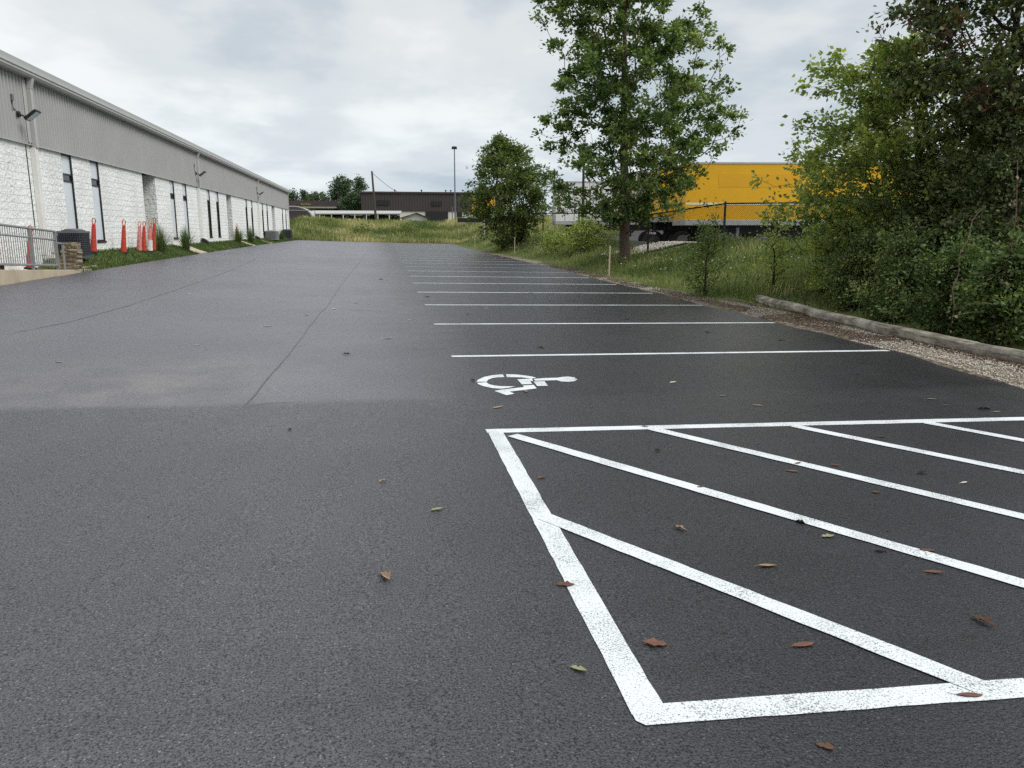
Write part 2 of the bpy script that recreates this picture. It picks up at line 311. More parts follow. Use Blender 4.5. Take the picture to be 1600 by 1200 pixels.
def logmat():
    m = mat('weathered_log', (0.12, 0.105, 0.085), 0.9, 0, 0.15, vscale=3.0, var2=(0.42, 0.38, 0.31), bump=0.0)
    t = m.node_tree; L = t.links.new; b = t.nodes['Principled BSDF']
    tcn = N(t, 'ShaderNodeTexCoord'); mp_ = N(t, 'ShaderNodeMapping'); mp_.inputs['Scale'].default_value = (22, 1.6, 22); L(tcn.outputs['Object'], mp_.inputs[0])
    n = N(t, 'ShaderNodeTexNoise'); n.inputs['Scale'].default_value = 1.2; n.inputs['Detail'].default_value = 8; n.inputs['Roughness'].default_value = 0.7; L(mp_.outputs[0], n.inputs['Vector'])
    r = N(t, 'ShaderNodeValToRGB'); el = r.color_ramp.elements; el[0].position = 0.36; el[0].color = (0.05, 0.04, 0.03, 1); el[1].position = 0.5; el[1].color = (1, 1, 1, 1)
    L(n.outputs[0], r.inputs[0])
    mm = N(t, 'ShaderNodeMix', data_type='RGBA', blend_type='MULTIPLY'); mm.inputs[0].default_value = 0.75
    src = b.inputs['Base Color'].links[0].from_socket
    L(src, mm.inputs[6]); L(r.outputs[0], mm.inputs[7]); L(mm.outputs[2], b.inputs['Base Color'])
    bp = N(t, 'ShaderNodeBump'); bp.inputs['Strength'].default_value = 0.9; bp.inputs['Distance'].default_value = 0.02
    L(n.outputs[0], bp.inputs['Height']); L(bp.outputs[0], b.inputs['Normal']); return m
M['log'] = logmat()
# foliage ramps
M['maple'] = leafmat('maple_leaf', [(0, (0.047, 0.081, 0.033)), (0.45, (0.100, 0.154, 0.054)), (0.8, (0.177, 0.235, 0.080)), (1, (0.309, 0.335, 0.118))])
M['elder'] = leafmat('boxelder_leaf', [(0, (0.080, 0.118, 0.038)), (0.4, (0.189, 0.251, 0.071)), (0.8, (0.334, 0.385, 0.114)), (1, (0.515, 0.491, 0.161))])
M['viney'] = leafmat('dark_leaf_with_dead', [(0, (0.028, 0.045, 0.020)), (0.5, (0.078, 0.108, 0.042)), (0.84, (0.165, 0.185, 0.072)), (0.88, (0.15, 0.060, 0.042)), (1, (0.070, 0.030, 0.025))], trans=0.25)
M['shrubm'] = leafmat('undergrowth_leaf', [(0, (0.037, 0.064, 0.025)), (0.5, (0.098, 0.145, 0.050)), (0.85, (0.210, 0.254, 0.084)), (1, (0.434, 0.391, 0.201))], trans=0.3)
M['bushm'] = leafmat('bush_leaf', [(0, (0.035, 0.060, 0.024)), (0.5, (0.096, 0.142, 0.044)), (1, (0.221, 0.253, 0.081))])
M['faleaf'] = leafmat('distant_leaf', [(0, (0.029, 0.056, 0.031)), (0.5, (0.061, 0.104, 0.053)), (1, (0.128, 0.175, 0.080))], trans=0.25)
M['weed'] = leafmat('weed_blade', [(0, (0.061, 0.094, 0.030)), (0.35, (0.125, 0.163, 0.053)), (0.65, (0.219, 0.241, 0.096)), (0.85, (0.392, 0.346, 0.197)), (1, (0.580, 0.475, 0.316))], trans=0.4)
M['lawn'] = leafmat('lawn_blade', [(0, (0.033, 0.065, 0.017)), (0.5, (0.071, 0.119, 0.031)), (0.9, (0.136, 0.171, 0.058)), (1, (0.263, 0.231, 0.118))], trans=0.35)
M['ornament'] = leafmat('ornamental_blade', [(0, (0.034, 0.069, 0.023)), (0.6, (0.086, 0.132, 0.044)), (1, (0.184, 0.218, 0.092))], trans=0.3)
M['leaf_brown'] = mat('dry_brown_leaf', (0.10, 0.048, 0.030), 0.7, 0, 0.3, var=0.25, vscale=30)
M['leaf_red'] = mat('dry_red_leaf', (0.125, 0.058, 0.038), 0.7, 0, 0.3, var=0.25, vscale=30)
M['leaf_tan'] = mat('dry_tan_leaf', (0.26, 0.17, 0.10), 0.7, 0, 0.3, var=0.2, vscale=30)
M['leaf_dark'] = mat('dark_leaf_scrap', (0.018, 0.014, 0.013), 0.8, 0, 0.2, var=0.3, vscale=30)
M['leaf_green'] = mat('yellow_green_leaf', (0.22, 0.22, 0.12), 0.7, 0, 0.3, var=0.15, vscale=30)
M['leaf_pale'] = mat('pale_leaf_scrap', (0.48, 0.44, 0.38), 0.7, 0, 0.3, var=0.15, vscale=30)
M['litter'] = leafmat('leaf_litter', [(0, (0.025, 0.014, 0.010)), (0.5, (0.075, 0.042, 0.028)), (0.85, (0.16, 0.10, 0.06)), (1, (0.30, 0.24, 0.17))], trans=0.05)
M['flower'] = mat('white_flower', (0.7, 0.7, 0.62), 0.8)

# ------------------------------------------------------------------ object helpers
def link(name, me, m, parent=None):
    o = bpy.data.objects.new(name, me); COL.objects.link(o)
    for q in (m if isinstance(m, (list, tuple)) else [m]): me.materials.append(q)
    if parent is not None: o.parent = parent
    return o
def tag(o, label=None, cat=None, group=None, kind=None):
    if label: o['label'] = label
    if cat: o['category'] = cat
    if group: o['group'] = group
    if kind: o['kind'] = kind
    return o
def empty(name, loc, label, cat, group=None, rz=0.0):
    o = bpy.data.objects.new(name, None); COL.objects.link(o); o.location = loc; o.rotation_euler = (0, 0, rz)
    o.empty_display_size = 0.2
    return tag(o, label, cat, group)
class MB:
    """collects shapes (in the coordinates of the thing) and builds one mesh"""
    def __init__(s): s.v = []; s.f = []; s.mi = []; s.smooth = False
    def add(s, vs, fs, mi=0):
        n = len(s.v); s.v += [tuple(p) for p in vs]; s.f += [tuple(i + n for i in f) for f in fs]; s.mi += [mi] * len(fs); return s
    def box(s, a, b, mi=0, M4=None):
        (x0, y0, z0), (x1, y1, z1) = a, b
        vs = [Vector(p) for p in ((x0, y0, z0), (x1, y0, z0), (x1, y1, z0), (x0, y1, z0), (x0, y0, z1), (x1, y0, z1), (x1, y1, z1), (x0, y1, z1))]
        if M4: vs = [M4 @ p for p in vs]
        return s.add(vs, [(0, 3, 2, 1), (4, 5, 6, 7), (0, 1, 5, 4), (1, 2, 6, 5), (2, 3, 7, 6), (3, 0, 4, 7)], mi)
    def tube(s, pts, rad, n=6, mi=0, cap=True):
        pts = [Vector(p) for p in pts]; k = len(pts)
        rs = [rad] * k if isinstance(rad, (int, float)) else rad
        prev = None; vs = []
        for i, p in enumerate(pts):
            d = (pts[min(i + 1, k - 1)] - pts[max(i - 1, 0)])
            d = d.normalized() if d.length > 1e-9 else Vector((0, 0, 1))
            if prev is None: u = d.orthogonal().normalized()
            else:
                u = prev - d * prev.dot(d)
                u = u.normalized() if u.length > 1e-6 else d.orthogonal().normalized()
            prev = u; w_ = d.cross(u)
            for j in range(n):
                a = 2 * math.pi * j / n; vs.append(p + (u * math.cos(a) + w_ * math.sin(a)) * rs[i])
        fs = [(i * n + j, i * n + (j + 1) % n, (i + 1) * n + (j + 1) % n, (i + 1) * n + j) for i in range(k - 1) for j in range(n)]
        if cap: fs += [tuple(reversed(range(n))), tuple((k - 1) * n + j for j in range(n))]
        return s.add(vs, fs, mi)
    def lathe(s, c, prof, n=16, mi=0):
        vs = []; k = len(prof)
        for r, z in prof:
            for j in range(n):
                a = 2 * math.pi * j / n; vs.append((c[0] + r * math.cos(a), c[1] + r * math.sin(a), c[2] + z))
        fs = [(i * n + j, i * n + (j + 1) % n, (i + 1) * n + (j + 1) % n, (i + 1) * n + j) for i in range(k - 1) for j in range(n)]
        fs += [tuple(reversed(range(n))), tuple((k - 1) * n + j for j in range(n))]
        return s.add(vs, fs, mi)
    def prism(s, poly, axis, a, b, mi=0):
        """poly: 2-D points in the two other axes, extruded along axis"""
        def P(u, v, t): return {'x': (t, u, v), 'y': (u, t, v), 'z': (u, v, t)}[axis]
        n = len(poly); vs = [P(u, v, a) for u, v in poly] + [P(u, v, b) for u, v in poly]
        fs = [tuple(range(n)), tuple(reversed(range(n, 2 * n)))] + [(i, i + n, (i + 1) % n + n, (i + 1) % n) for i in range(n)]
        return s.add(vs, fs, mi)
    def build(s, name, m, parent=None, smooth=False, bevel=0.0):
        me = bpy.data.meshes.new(name); me.from_pydata(s.v, [], s.f)
        me.polygons.foreach_set('material_index', s.mi)
        if smooth: me.polygons.foreach_set('use_smooth', [True] * len(me.polygons))
        o = link(name, me, m, parent)
        import bmesh
        bm = bmesh.new(); bm.from_mesh(me); bmesh.ops.recalc_face_normals(bm, faces=bm.faces); bm.to_mesh(me); bm.free()
        if bevel > 0:
            b = o.modifiers.new('bevel', 'BEVEL'); b.width = bevel; b.segments = 2; b.limit_method = 'ANGLE'
        return o
def npmesh(name, V_, F_, m, tint=None, parent=None, smooth=False):
    """fast mesh from arrays of quads (n,4) or triangles (n,3)"""
    me = bpy.data.meshes.new(name); V_ = np.asarray(V_, np.float32); F_ = np.asarray(F_, np.int32); k = F_.shape[1]
    me.vertices.add(len(V_)); me.vertices.foreach_set('co', V_.ravel())
    me.loops.add(F_.size); me.loops.foreach_set('vertex_index', F_.ravel())
    me.polygons.add(len(F_)); me.polygons.foreach_set('loop_start', np.arange(0, F_.size, k, dtype=np.int32))
    me.polygons.foreach_set('loop_total', np.full(len(F_), k, np.int32))
    if smooth: me.polygons.foreach_set('use_smooth', np.ones(len(F_), bool))
    me.update()
    if tint is not None:
        a = me.attributes.new('tint', 'FLOAT', 'POINT'); a.data.foreach_set('value', np.asarray(tint, np.float32))
    return link(name, me, m, parent)

# ------------------------------------------------------------------ ground sheets
def sheet(name, xs, ys, hf, m, dz=0.0, parent=None):
    xs, ys = list(xs), list(ys)
    vs = [(x, y, hf(x, y) + dz) for y in ys for x in xs]; nx = len(xs)
    fs = [(j * nx + i, j * nx + i + 1, (j + 1) * nx + i + 1, (j + 1) * nx + i) for j in range(len(ys) - 1) for i in range(nx - 1)]
    return npmesh(name, vs, fs, m, parent=parent, smooth=True)
def frange(a, b, st): return [a + (b - a) * i / max(1, round((b - a) / st)) for i in range(max(1, round((b - a) / st)) + 1)]
gx = [-900, -500, -250, -120, -60, -40, -25, -16, -12, -10.5, -9.9] + frange(-9.6, -7.6, 0.2) + [-5, -2, 1, 4] + frange(6.0, 16.0, 0.4) + [18, 21, 25, 32, 45, 70, 110, 200, 400, 900]
gy = [-400, -120, -50, -30, -15] + frange(-10, 60, 1.0) + frange(62, 86, 2) + frange(87, 125, 1.0) + [130, 138, 148, 160, 180, 220, 300, 450, 700, 1200]
def under(x, y):
    z = ground_h(x, y)
    if LOT_L < x < edge_x(clamp(y, -30, 92)) and -30 < y < FAR_Y: z -= 0.05
    return z
ground = tag(sheet('ground', gx, gy, under, M['lawn_soil']), kind='structure')
# the parking lot
rows = frange(-12, FAR_Y, 0.5); NXL = 22
vs, fs = [], []
rl = random.Random(4)
for y in rows:
    ex = edge_x(y) + 0.05 * noise.noise(Vector((0, y * 1.3, 7))) + 0.03 * noise.noise(Vector((0, y * 5, 7)))
    lx = LOT_L + 0.07 * noise.noise(Vector((3, y * 0.9, 2)))
    for i in range(NXL + 1):
        x = lx + (ex - lx) * i / NXL; yy = y
        if y == rows[-1]: yy += 0.4 * noise.noise(Vector((x * .6, 0, 5)))
        vs.append((x, yy, lot_h(x, yy)))
fs = [(j * (NXL + 1) + i, j * (NXL + 1) + i + 1, (j + 1) * (NXL + 1) + i + 1, (j + 1) * (NXL + 1) + i) for j in range(len(rows) - 1) for i in range(NXL)]
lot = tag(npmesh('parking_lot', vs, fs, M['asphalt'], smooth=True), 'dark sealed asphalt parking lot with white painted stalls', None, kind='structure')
# painted markings, each a part of the lot
def strip(name, a, b, w_, dz, parent=lot, m=None, jitter=0.0028, step=0.09):
    a = Vector(a[:2]); b = Vector(b[:2]); d = b - a; n = max(2, int(d.length / step)); q = Vector((-d.y, d.x)).normalized()
    vs = []; rj = random.Random(hash((round(a.x, 2), round(a.y, 2))) & 9999)
    for i in range(n + 1):
        c = a + d * i / n
        for s_ in (-1, 1):
            p = c + q * s_ * (w_ / 2 + rj.uniform(-jitter, jitter)); vs.append((p.x, p.y, lot_h(p.x, p.y) + dz))
    fs = [(2 * i, 2 * i + 1, 2 * i + 3, 2 * i + 2) for i in range(n)]
    return npmesh(name, vs, fs, m or M['paint'], parent=parent)
y = 9.31; k = 0
while y < 86:
    xl = 0.90 + 0.0135 * (y - 9.3) + rl.uniform(-.03, .03); Ln = min(6.1, edge_x(y + .28) - xl - 0.06)
    strip('stall_line', (xl, y), (xl + Ln, y + Ln * 0.050), 0.105, 0.003)
    y += 3.28; k += 1
def pxline(name, pts, dz, ext=0.0, w_=None):
    """pts: the four image corners (two of one long edge, two of the other)"""
    P = [G(*p, h=lot_h) for p in pts]
    a = (P[0] + P[2]) / 2; b = (P[1] + P[3]) / 2
    width = w_ or (((P[1] - P[0]).xy.normalized()).orthogonal().dot((P[2] - P[0]).xy))
    d = (b - a).xy.normalized(); b2 = b.xy + d * ext
    return strip(name, a.xy, b2, abs(width), dz)
TOPY = 5.75
strip('aisle_border_line', (0.80, 5.72), (6.1, 5.74), 0.115, 0.002)
strip('aisle_border_line', (0.865, 5.72), (0.8185, 2.13), 0.115, 0.003)
strip('aisle_border_line', (0.876, 2.124), (2.19, 2.09), 0.105, 0.003)
cq = MB(); cp = [(0.761, 2.13), (0.761, 2.10), (0.785, 2.073), (0.876, 2.0715), (0.876, 2.1765), (0.876, 2.13)]
cq.add([(x, y, lot_h(x, y) + .0032) for x, y in cp[:4] + cp[5:]], [(0, 1, 2, 3, 4)]); cq.build('aisle_corner', M['paint'], lot)
pxline('aisle_hatch_line', [(806.9, 678.2), (1600, 905.5), (795, 683), (1600, 921)], 0.0052, 1.0, 0.105)
pxline('aisle_hatch_line', [(1031.8, 669.2), (1600, 802), (1006.5, 671.5), (1600, 815)], 0.0052, 2.2, 0.105)
pxline('aisle_hatch_line', [(1254, 665.3), (1600, 734.5), (1225.9, 666.4), (1600, 743.5)], 0.0052, 2.6, 0.105)
pxline('aisle_hatch_line', [(1459, 660), (1600, 685), (1434, 661), (1600, 693)], 0.0052, 1.8, 0.105)
pxline('aisle_hatch_line', [(854.7, 801.4), (1500, 1050), (849, 815.5), (1445, 1053)], 0.0052, 0.12, 0.105)
sym = [[(195, 215), (215, 190), (290, 155), (400, 132), (525, 122), (545, 157), (460, 160), (390, 170), (340, 190), (325, 215)],
       [(565, 120), (700, 125), (830, 140), (905, 153), (945, 165), (880, 175), (760, 160), (575, 157)],
       [(200, 228), (320, 222), (350, 245), (420, 262), (500, 270), (680, 273), (600, 290), (510, 302), (400, 295), (280, 270), (225, 248)],
       [(705, 185), (890, 175), (905, 205), (868, 209), (892, 242), (765, 248)],
       [(910, 212), (1045, 208), (1090, 265), (955, 268)],
       [(775, 262), (910, 254), (948, 298), (612, 338), (668, 365), (570, 383), (420, 330), (500, 315), (790, 281)],
       [(910, 180), (1050, 168), (1210, 165), (1260, 155), (1340, 150), (1420, 160), (1458, 185), (1420, 208), (1340, 216), (1250, 210), (1200, 195), (930, 203)]]
sb = MB()
for poly in sym:
    P = [G(720 + a / 8, 570 + b_ / 8, h=lot_h) for a, b_ in poly]
    sb.add([(p.x, p.y, lot_h(p.x, p.y) + 0.003) for p in P], [tuple(range(len(P)))])
wheel = sb.build('wheelchair_symbol', M['paint'], lot)
# paving joint: a worn dark seam of sealer
M['seam'] = mat('seam_sealer', (0.024, 0.024, 0.027), 0.40, 0, 0.6, vscale=14, var2=(0.052, 0.052, 0.058), bump=0.5, bscale=90, bdist=0.004)
def seam(pts, w0, w1, seed, fade=True):
    P = [G(*p, h=lot_h) for p in pts]; rs = random.Random(seed); vs = []; out_ = []
    for a, b in zip(P, P[1:]):
        n = max(2, int((b - a).length / 0.12))
        out_ += [a.lerp(b, i / n) for i in range(n)]
    out_.append(P[-1]); n = len(out_)
    for i, c in enumerate(out_):
        d = (out_[min(i + 1, n - 1)] - out_[max(0, i - 1)]).xy.normalized(); q = Vector((-d.y, d.x))
        wv = (w0 + (w1 - w0) * i / n) * (0.25 + 1.1 * abs(noise.noise(Vector((i * 0.17, seed, 0)))) + 0.4 * rs.random())
        off = 0.015 * noise.noise(Vector((i * .11, 5, seed)))
        if fade: wv *= min(1, i / 4, (n - i) / 4 + 0.02)
        for s_ in (-1, 1):
            p = c.xy + q * (off + s_ * wv / 2); vs.append((p.x, p.y, lot_h(p.x, p.y) + 0.004))
    npmesh('paving_seam', vs, [(2 * i, 2 * i + 1, 2 * i + 3, 2 * i + 2) for i in range(n - 1)], M['seam'], parent=lot)
seam([(380, 637), (398, 617), (415, 595), (436, 573), (455, 548), (473, 526), (492, 499), (501, 489), (512, 478), (528, 452), (545, 430), (561, 411), (571, 397), (581, 384), (590, 380)], 0.022, 0.045, 1)
seam([(376, 637), (420, 630), (470, 628)], 0.05, 0.02, 2)
seam([(0, 525), (110, 503), (200, 478), (290, 448), (360, 423), (400, 405)], 0.02, 0.03, 3)
seam([(505, 482), (560, 485), (620, 487)], 0.03, 0.02, 4)
seam([(690, 392), (720, 408), (760, 432), (800, 455)], 0.03, 0.03, 5)

# ------------------------------------------------------------------ warehouse on the left
X0 = WALL_X; WT = 3.86; EV = 5.62; Y0, Y1 = 2.0, 92.3
bld = empty('warehouse', (X0, 40, 0.8), 'long warehouse of white split face block below grey ribbed metal siding', 'building')
def bl(p): return (p[0] - X0, p[1] - 40, p[2] - 0.8)
def bb(mb, a, b, mi=0): mb.box(bl(a), bl(b), mi)
WINS = [(26.67, 0), (29.17, 0), (39.75, 0), (42.3, 0), (48.15, 1), (50.8, 1), (62.0, 1), (64.75, 1), (70.9, 1), (73.9, 1), (86.1, 1), (89.4, 1)]
WW = 0.86; SILL = 1.14
ALC = [(35.29, 37.25), (54.32, 56.15), (77.65, 79.95)]
wall = MB(); D = 0.30
ops = sorted([(a, a + WW, SILL) for a, _ in WINS] + [(a, b, -9) for a, b in ALC] + [(8.0, 9.9, -9), (16.0, 16.86, SILL), (13.4, 14.26, SILL)])
cur = Y0
for a, b, s_ in ops:
    bb(wall, (X0 - D, cur, 0.2), (X0, a, WT))
    if s_ > 0: bb(wall, (X0 - D, a, 0.2), (X0, b, s_))
    cur = b
bb(wall, (X0 - D, cur, 0.2), (X0, Y1, WT))
for a, b in ALC + [(8.0, 9.9)]:                      # alcove side walls, back wall
    bb(wall, (X0 - 1.5, a - 0.25, 0.2), (X0 - D, a, WT)); bb(wall, (X0 - 1.5, b, 0.2), (X0 - D, b + 0.25, WT))
    bb(wall, (X0 - 1.75, a - 0.25, 0.2), (X0 - 1.5, b + 0.25, WT))
bb(wall, (X0 - 30, Y1 - D, 0.2), (X0 - D, Y1, WT)); bb(wall, (X0 - 30, Y0, 0.2), (X0 - D, Y0 + D, WT))
wo = wall.build('block_wall', M['block'], bld)
sid = MB()                                          # ribbed siding above
n = int((Y1 - Y0) / 0.2); prof = []
for i in range(n):
    yb = Y0 + i * 0.2
    prof += [(X0 + 0.035, yb), (X0 + 0.035, yb + 0.10), (X0 + 0.08, yb + 0.118), (X0 + 0.08, yb + 0.18)]
prof.append((X0 + 0.035, Y1 + 0.04))
vv = [bl((x, y, WT - 0.02)) for x, y in prof] + [bl((x, y, EV)) for x, y in prof]; k = len(prof)
sid.add(vv, [(i, i + 1, i + 1 + k, i + k) for i in range(k - 1)])
bb(sid, (X0 - 0.2, Y0, WT + .004), (X0 + 0.03, Y1, EV))
bb(sid, (X0 - 30, Y1 - .2, WT + .004), (X0 - .2, Y1 + .04, EV + .1)); bb(sid, (X0 - 30, Y0, WT + .004), (X0 - .2, Y0 + .2, EV + .1))
sid.build('ribbed_siding', M['siding'], bld)
tr = MB(); bb(tr, (X0 + 0.002, Y0, WT - 0.045), (X0 + 0.085, Y1 + .05, WT - 0.022)); bb(tr, (X0 - .1, Y1 + .045, WT), (X0 + 0.09, Y1 + .075, EV)); tr.build('flashing', M['gutter'], bld)
rf = MB()
rf.prism([(0.30, EV + 0.19), (0.30, EV + 0.31), (-15, EV + 0.31 + 0.55), (-30.2, EV + 0.31), (-30.2, EV + .12), (-15, EV + .65), ], 'y', Y0 - 40 - .1, Y1 - 40 + .15)
for v in range(len(rf.v)): rf.v[v] = (rf.v[v][0], rf.v[v][1], rf.v[v][2] - 0.8)
rf.build('roof', M['siding_pale'], bld)
gt = MB(); gt.prism([(0.04, EV - 0.03), (0.26, EV - 0.03), (0.31, EV + 0.03), (0.31, EV + 0.085), (0.34, EV + 0.10), (0.34, EV + 0.175), (0.04, EV + 0.185)], 'y', Y0 - 40 - .1, Y1 - 40 + .12)
for v in range(len(gt.v)): gt.v[v] = (gt.v[v][0], gt.v[v][1], gt.v[v][2] - 0.8)
gt.build('gutter', M['gutter'], bld)
for i, (a, kind_) in enumerate(WINS + [(16.0, 0), (13.4, 0)]):
    fr = MB(); b = a + WW; fx0, fx1 = X0 - 0.16, X0 - 0.02
    bb(fr, (fx0, b - 0.075, SILL), (fx1 + .02, b - .003, WT - .03)); bb(fr, (fx0, a + .003, SILL), (fx1 + .0, a + 0.06, WT - .03))
    bb(fr, (fx0, a + .06, WT - 0.09), (fx1, b - .075, WT - .03)); bb(fr, (fx0, a + .06, SILL), (fx1, b - .075, SILL + .055))
    bb(fr, (fx0, a + .06, 3.19), (fx1, b - .075, 3.24)); bb(fr, (fx0, a + .06, 2.99), (fx1, b - .075, 3.03))
    fr.v = [(x, y, z) for x, y, z in fr.v]
    f = fr.build('window', M['bronze'], bld); tag(f, 'narrow window with %s' % ('dark glass below a short pale panel' if kind_ else 'pale panels and a short dark band'))
    p = MB(); bb(p, (X0 - 0.075, a + .06, 3.24), (X0 - 0.045, b - .075, WT - .09)); p.build('upper_panel', M['panel'], f)
    p = MB(); bb(p, (X0 - 0.075, a + .06, 3.03), (X0 - 0.045, b - .075, 3.19)); p.build('dark_pane', M['darkglass'], f)
    p = MB(); bb(p, (X0 - 0.075, a + .06, SILL + .055), (X0 - 0.045, b - .075, 2.99)); p.build('lower_pane', M['darkglass'] if kind_ else M['panel'], f)
    s_ = MB(); bb(s_, (X0 - .03, a - .04, SILL - .05), (X0 + 0.03, b + .04, SILL + .012)); s_.build('sill', M['bronze'], f)
for a, b in ALC:
    d = MB(); bb(d, (X0 - 1.49, a + .35, 0.75), (X0 - 1.45, a + 1.4, 2.9)); bb(d, (X0 - 1.45, a + 1.22, 1.75), (X0 - 1.40, a + 1.28, 1.95)); d.build('door', M['bronze'], bld)
for yb in (24.45, 45.6, 68.3, 91.6):                # downspouts: grey above, white below
    ds = MB(); bb(ds, (X0 + .07, yb, WT - .1), (X0 + .19, yb + .14, EV - 0.32))
    M4 = None
    ds.add([bl(p) for p in ((X0 + .07, yb, EV - .32), (X0 + .19, yb, EV - .32), (X0 + .19, yb + .14, EV - .32), (X0 + .07, yb + .14, EV - .32), (X0 + .13, yb, EV - .03), (X0 + .27, yb, EV - .03), (X0 + .27, yb + .14, EV - .03), (X0 + .13, yb + .14, EV - .03))],
           [(0, 3, 2, 1), (4, 5, 6, 7), (0, 1, 5, 4), (1, 2, 6, 5), (2, 3, 7, 6), (3, 0, 4, 7)])
    bb(ds, (X0 + .066, yb - .22, WT + .02), (X0 + .085, yb - .01, EV - .1))
    d = ds.build('downspout', M['gutter'], bld, bevel=0.01)
    lo = MB(); bb(lo, (X0 + .003, yb - .02, 0.82), (X0 + .15, yb + .17, WT - .1)); bb(lo, (X0 + .02, yb, 0.72), (X0 + .34, yb + .14, 0.83)); lo.build('lower_pipe', M['downspout'], d, bevel=0.012)
bb(cj := MB(), (X0 + .001, 24.17, .8), (X0 + .012, 24.21, WT - .05)); cj.build('joint_sealant', M['black'], bld)
# flood lights on brackets, by each downspout
def flood(yb, zb, label):
    o = empty('flood_light', (X0 + 0.07, yb, zb), label, 'wall light', 'flood lights along the grey siding')
    b = MB(); b.box((0, -.07, -.07), (.05, .07, .07)); b.tube([(0.04, 0, 0), (0.22, 0, -.08), (.26, .02, -.10)], 0.022, 6); b.build('bracket', M['black'], o)
    h = MB(); Mx = Matrix.Translation((.36, 0, -.02)) @ Matrix.Rotation(R(-38), 4, 'Y')
    h.box((-.19, -.17, -.035), (.19, .17, .035), M4=Mx)
    for i in range(7): h.box((-.15 + i * .045, -.15, .034), (-.14 + i * .045, .15, .06), M4=Mx)
    h.build('lamp_head', M['black'], o, bevel=.008)
    g = MB(); g.box((-.16, -.14, -.041), (.16, .14, -.034), M4=Mx); g.build('lens', M['panel'], o)
    c = MB(); c.tube([(.01, -.30, .36), (.02, -.28, .12), (.04, -.05, .02)], .012, 5); c.box((-.0, -.36, .30), (.05, -.26, .46)); c.build('cable', M['steel_pole'], o)
flood(23.75, 4.55, 'black flood light beside the nearest downspout, largest of the wall lights')
flood(45.3, 4.5, 'black flood light beside the middle downspout, above dark windows')
flood(68.0, 4.5, 'small black flood light beside the farthest downspout near the end')
# concrete ramp with its rail
rp = MB(); xr = LOT_L - 0.03
rp.prism([(2.0, -0.3), (24.8, -0.3), (24.8, 0.405), (22.8, 0.47), (19.0, 0.66), (2.0, 0.78)], 'x', xr, X0 + .001)
ramp = rp.build('concrete_ramp', M['concrete'], None, bevel=.01); tag(ramp, 'tan concrete ramp edge under the grey railing by the wall', 'ramp')
def rz_(y): return 0.66 - 0.05 * (y - 19.0) if y > 19 else 0.66 + .007 * (19 - y)
rail = empty('handrail', (xr - .08, 19, 0.66), 'grey galvanised picket handrail on the tan concrete ramp', 'railing')
def rl_(p): return (p[0], p[1] - 19, p[2] - 0.66)
posts = [13.6, 15.5, 17.3, 19.15, 21.0, 22.55]; x_ = 0.0
for a in posts:
    b = MB(); b.box(rl_((-.03, a - .03, rz_(a) - .05)), rl_((.03, a + .03, rz_(a) + 1.0))); b.build('post', M['galv'], rail)
b = MB()
for h0, r_ in ((1.0, .03), (.78, .022), (.12, .028)):
    b.tube([rl_((0, y_, rz_(y_) + h0)) for y_ in (13.4, 16, 19.0, 20.2, 21.5, 22.55)], r_, 6)
b.tube([rl_((0, 22.55, rz_(22.5) + .70)), rl_((0, 22.95, rz_(23) + .70)), rl_((0, 23.0, rz_(23) + .66)), rl_((0, 23.0, rz_(23) - .03))], .028, 6)
b.build('rail', M['galv'], rail)
y_ = 13.7; b = MB()
while y_ < 22.5:
    b.tube([rl_((0, y_, rz_(y_) + .12)), rl_((0, y_, rz_(y_) + 1.0))], .0095, 4, cap=False); y_ += 0.118
o = b.build('pickets', M['galv'], rail)

# ------------------------------------------------------------------ air conditioners
def condenser(name, c, sx, sy, h, dark, label, round_=0.12):
    o = empty(name, c, label, 'air conditioner', 'air conditioning units along the warehouse')
    core = MB()
    def rr(x, y, r, n=5):
        P = []
        for cx, cy, a0 in ((x - r, y - r, 0), (-x + r, y - r, 90), (-x + r, -y + r, 180), (x - r, -y + r, 270)):
            for i in range(n): a = R(a0 + 90 * i / (n - 1)); P.append((cx + r * math.cos(a), cy + r * math.sin(a)))
        return P
    core.prism(rr(sx / 2 - .03, sy / 2 - .03, round_), 'z', .06, h - .05); core.build('coil', M['ac_dark'] if dark else M['ac_case'], o)
    b = MB(); b.prism(rr(sx / 2, sy / 2, round_), 'z', 0, .07); b.build('base_pan', M['ac_case'] if dark else M['ac_grey'], o)
    b = MB(); b.prism(rr(sx / 2, sy / 2, round_), 'z', h - .07, h - .01); b.prism(rr(sx / 2 - .1, sy / 2 - .1, round_), 'z', h - .01, h + .02); b.lathe((0, 0, h + .02), [(sx * .36, 0), (sx * .33, .03), (.05, .045)], 20); b.build('top_cover', M['ac_grey'] if not dark else mat('cover_grey', (0.10, .105, .115), .5), o)
    g = MB(); P = rr(sx / 2 - .008, sy / 2 - .008, round_, 4)
    pts = []
    for i in range(len(P)):
        a, b_ = Vector(P[i]), Vector(P[(i + 1) % len(P)]); n = max(1, int((b_ - a).length / .055))
        for q in range(n): pts.append(a.lerp(b_, q / n))
    for p in pts: g.box((p.x - .004, p.y - .004, .06), (p.x + .004, p.y + .004, h - .06))
    z = .1
    while z < h - .07:
        g.tube([(p.x, p.y, z) for p in pts + [pts[0]]], .0045 if dark else .014, 4, cap=False); z += .065
    g.build('wire_guard', M['ac_case'] if dark else M['ac_grey'], o)
    return o
aw = G(125, 406)
condenser('air_conditioner', (-8.84, 25.72, 0.70), .72, .86, .80, True, 'large black caged air conditioner standing by the stacked stones')
condenser('air_conditioner', (-8.72, 72.0, 0.74), 1.0, 1.9, .74, False, 'grey louvred air conditioner farther along the white wall')
condenser('air_conditioner', (-8.72, 84.6, 0.66), .95, 1.1, .95, True, 'dark air conditioner at the far corner of the warehouse')
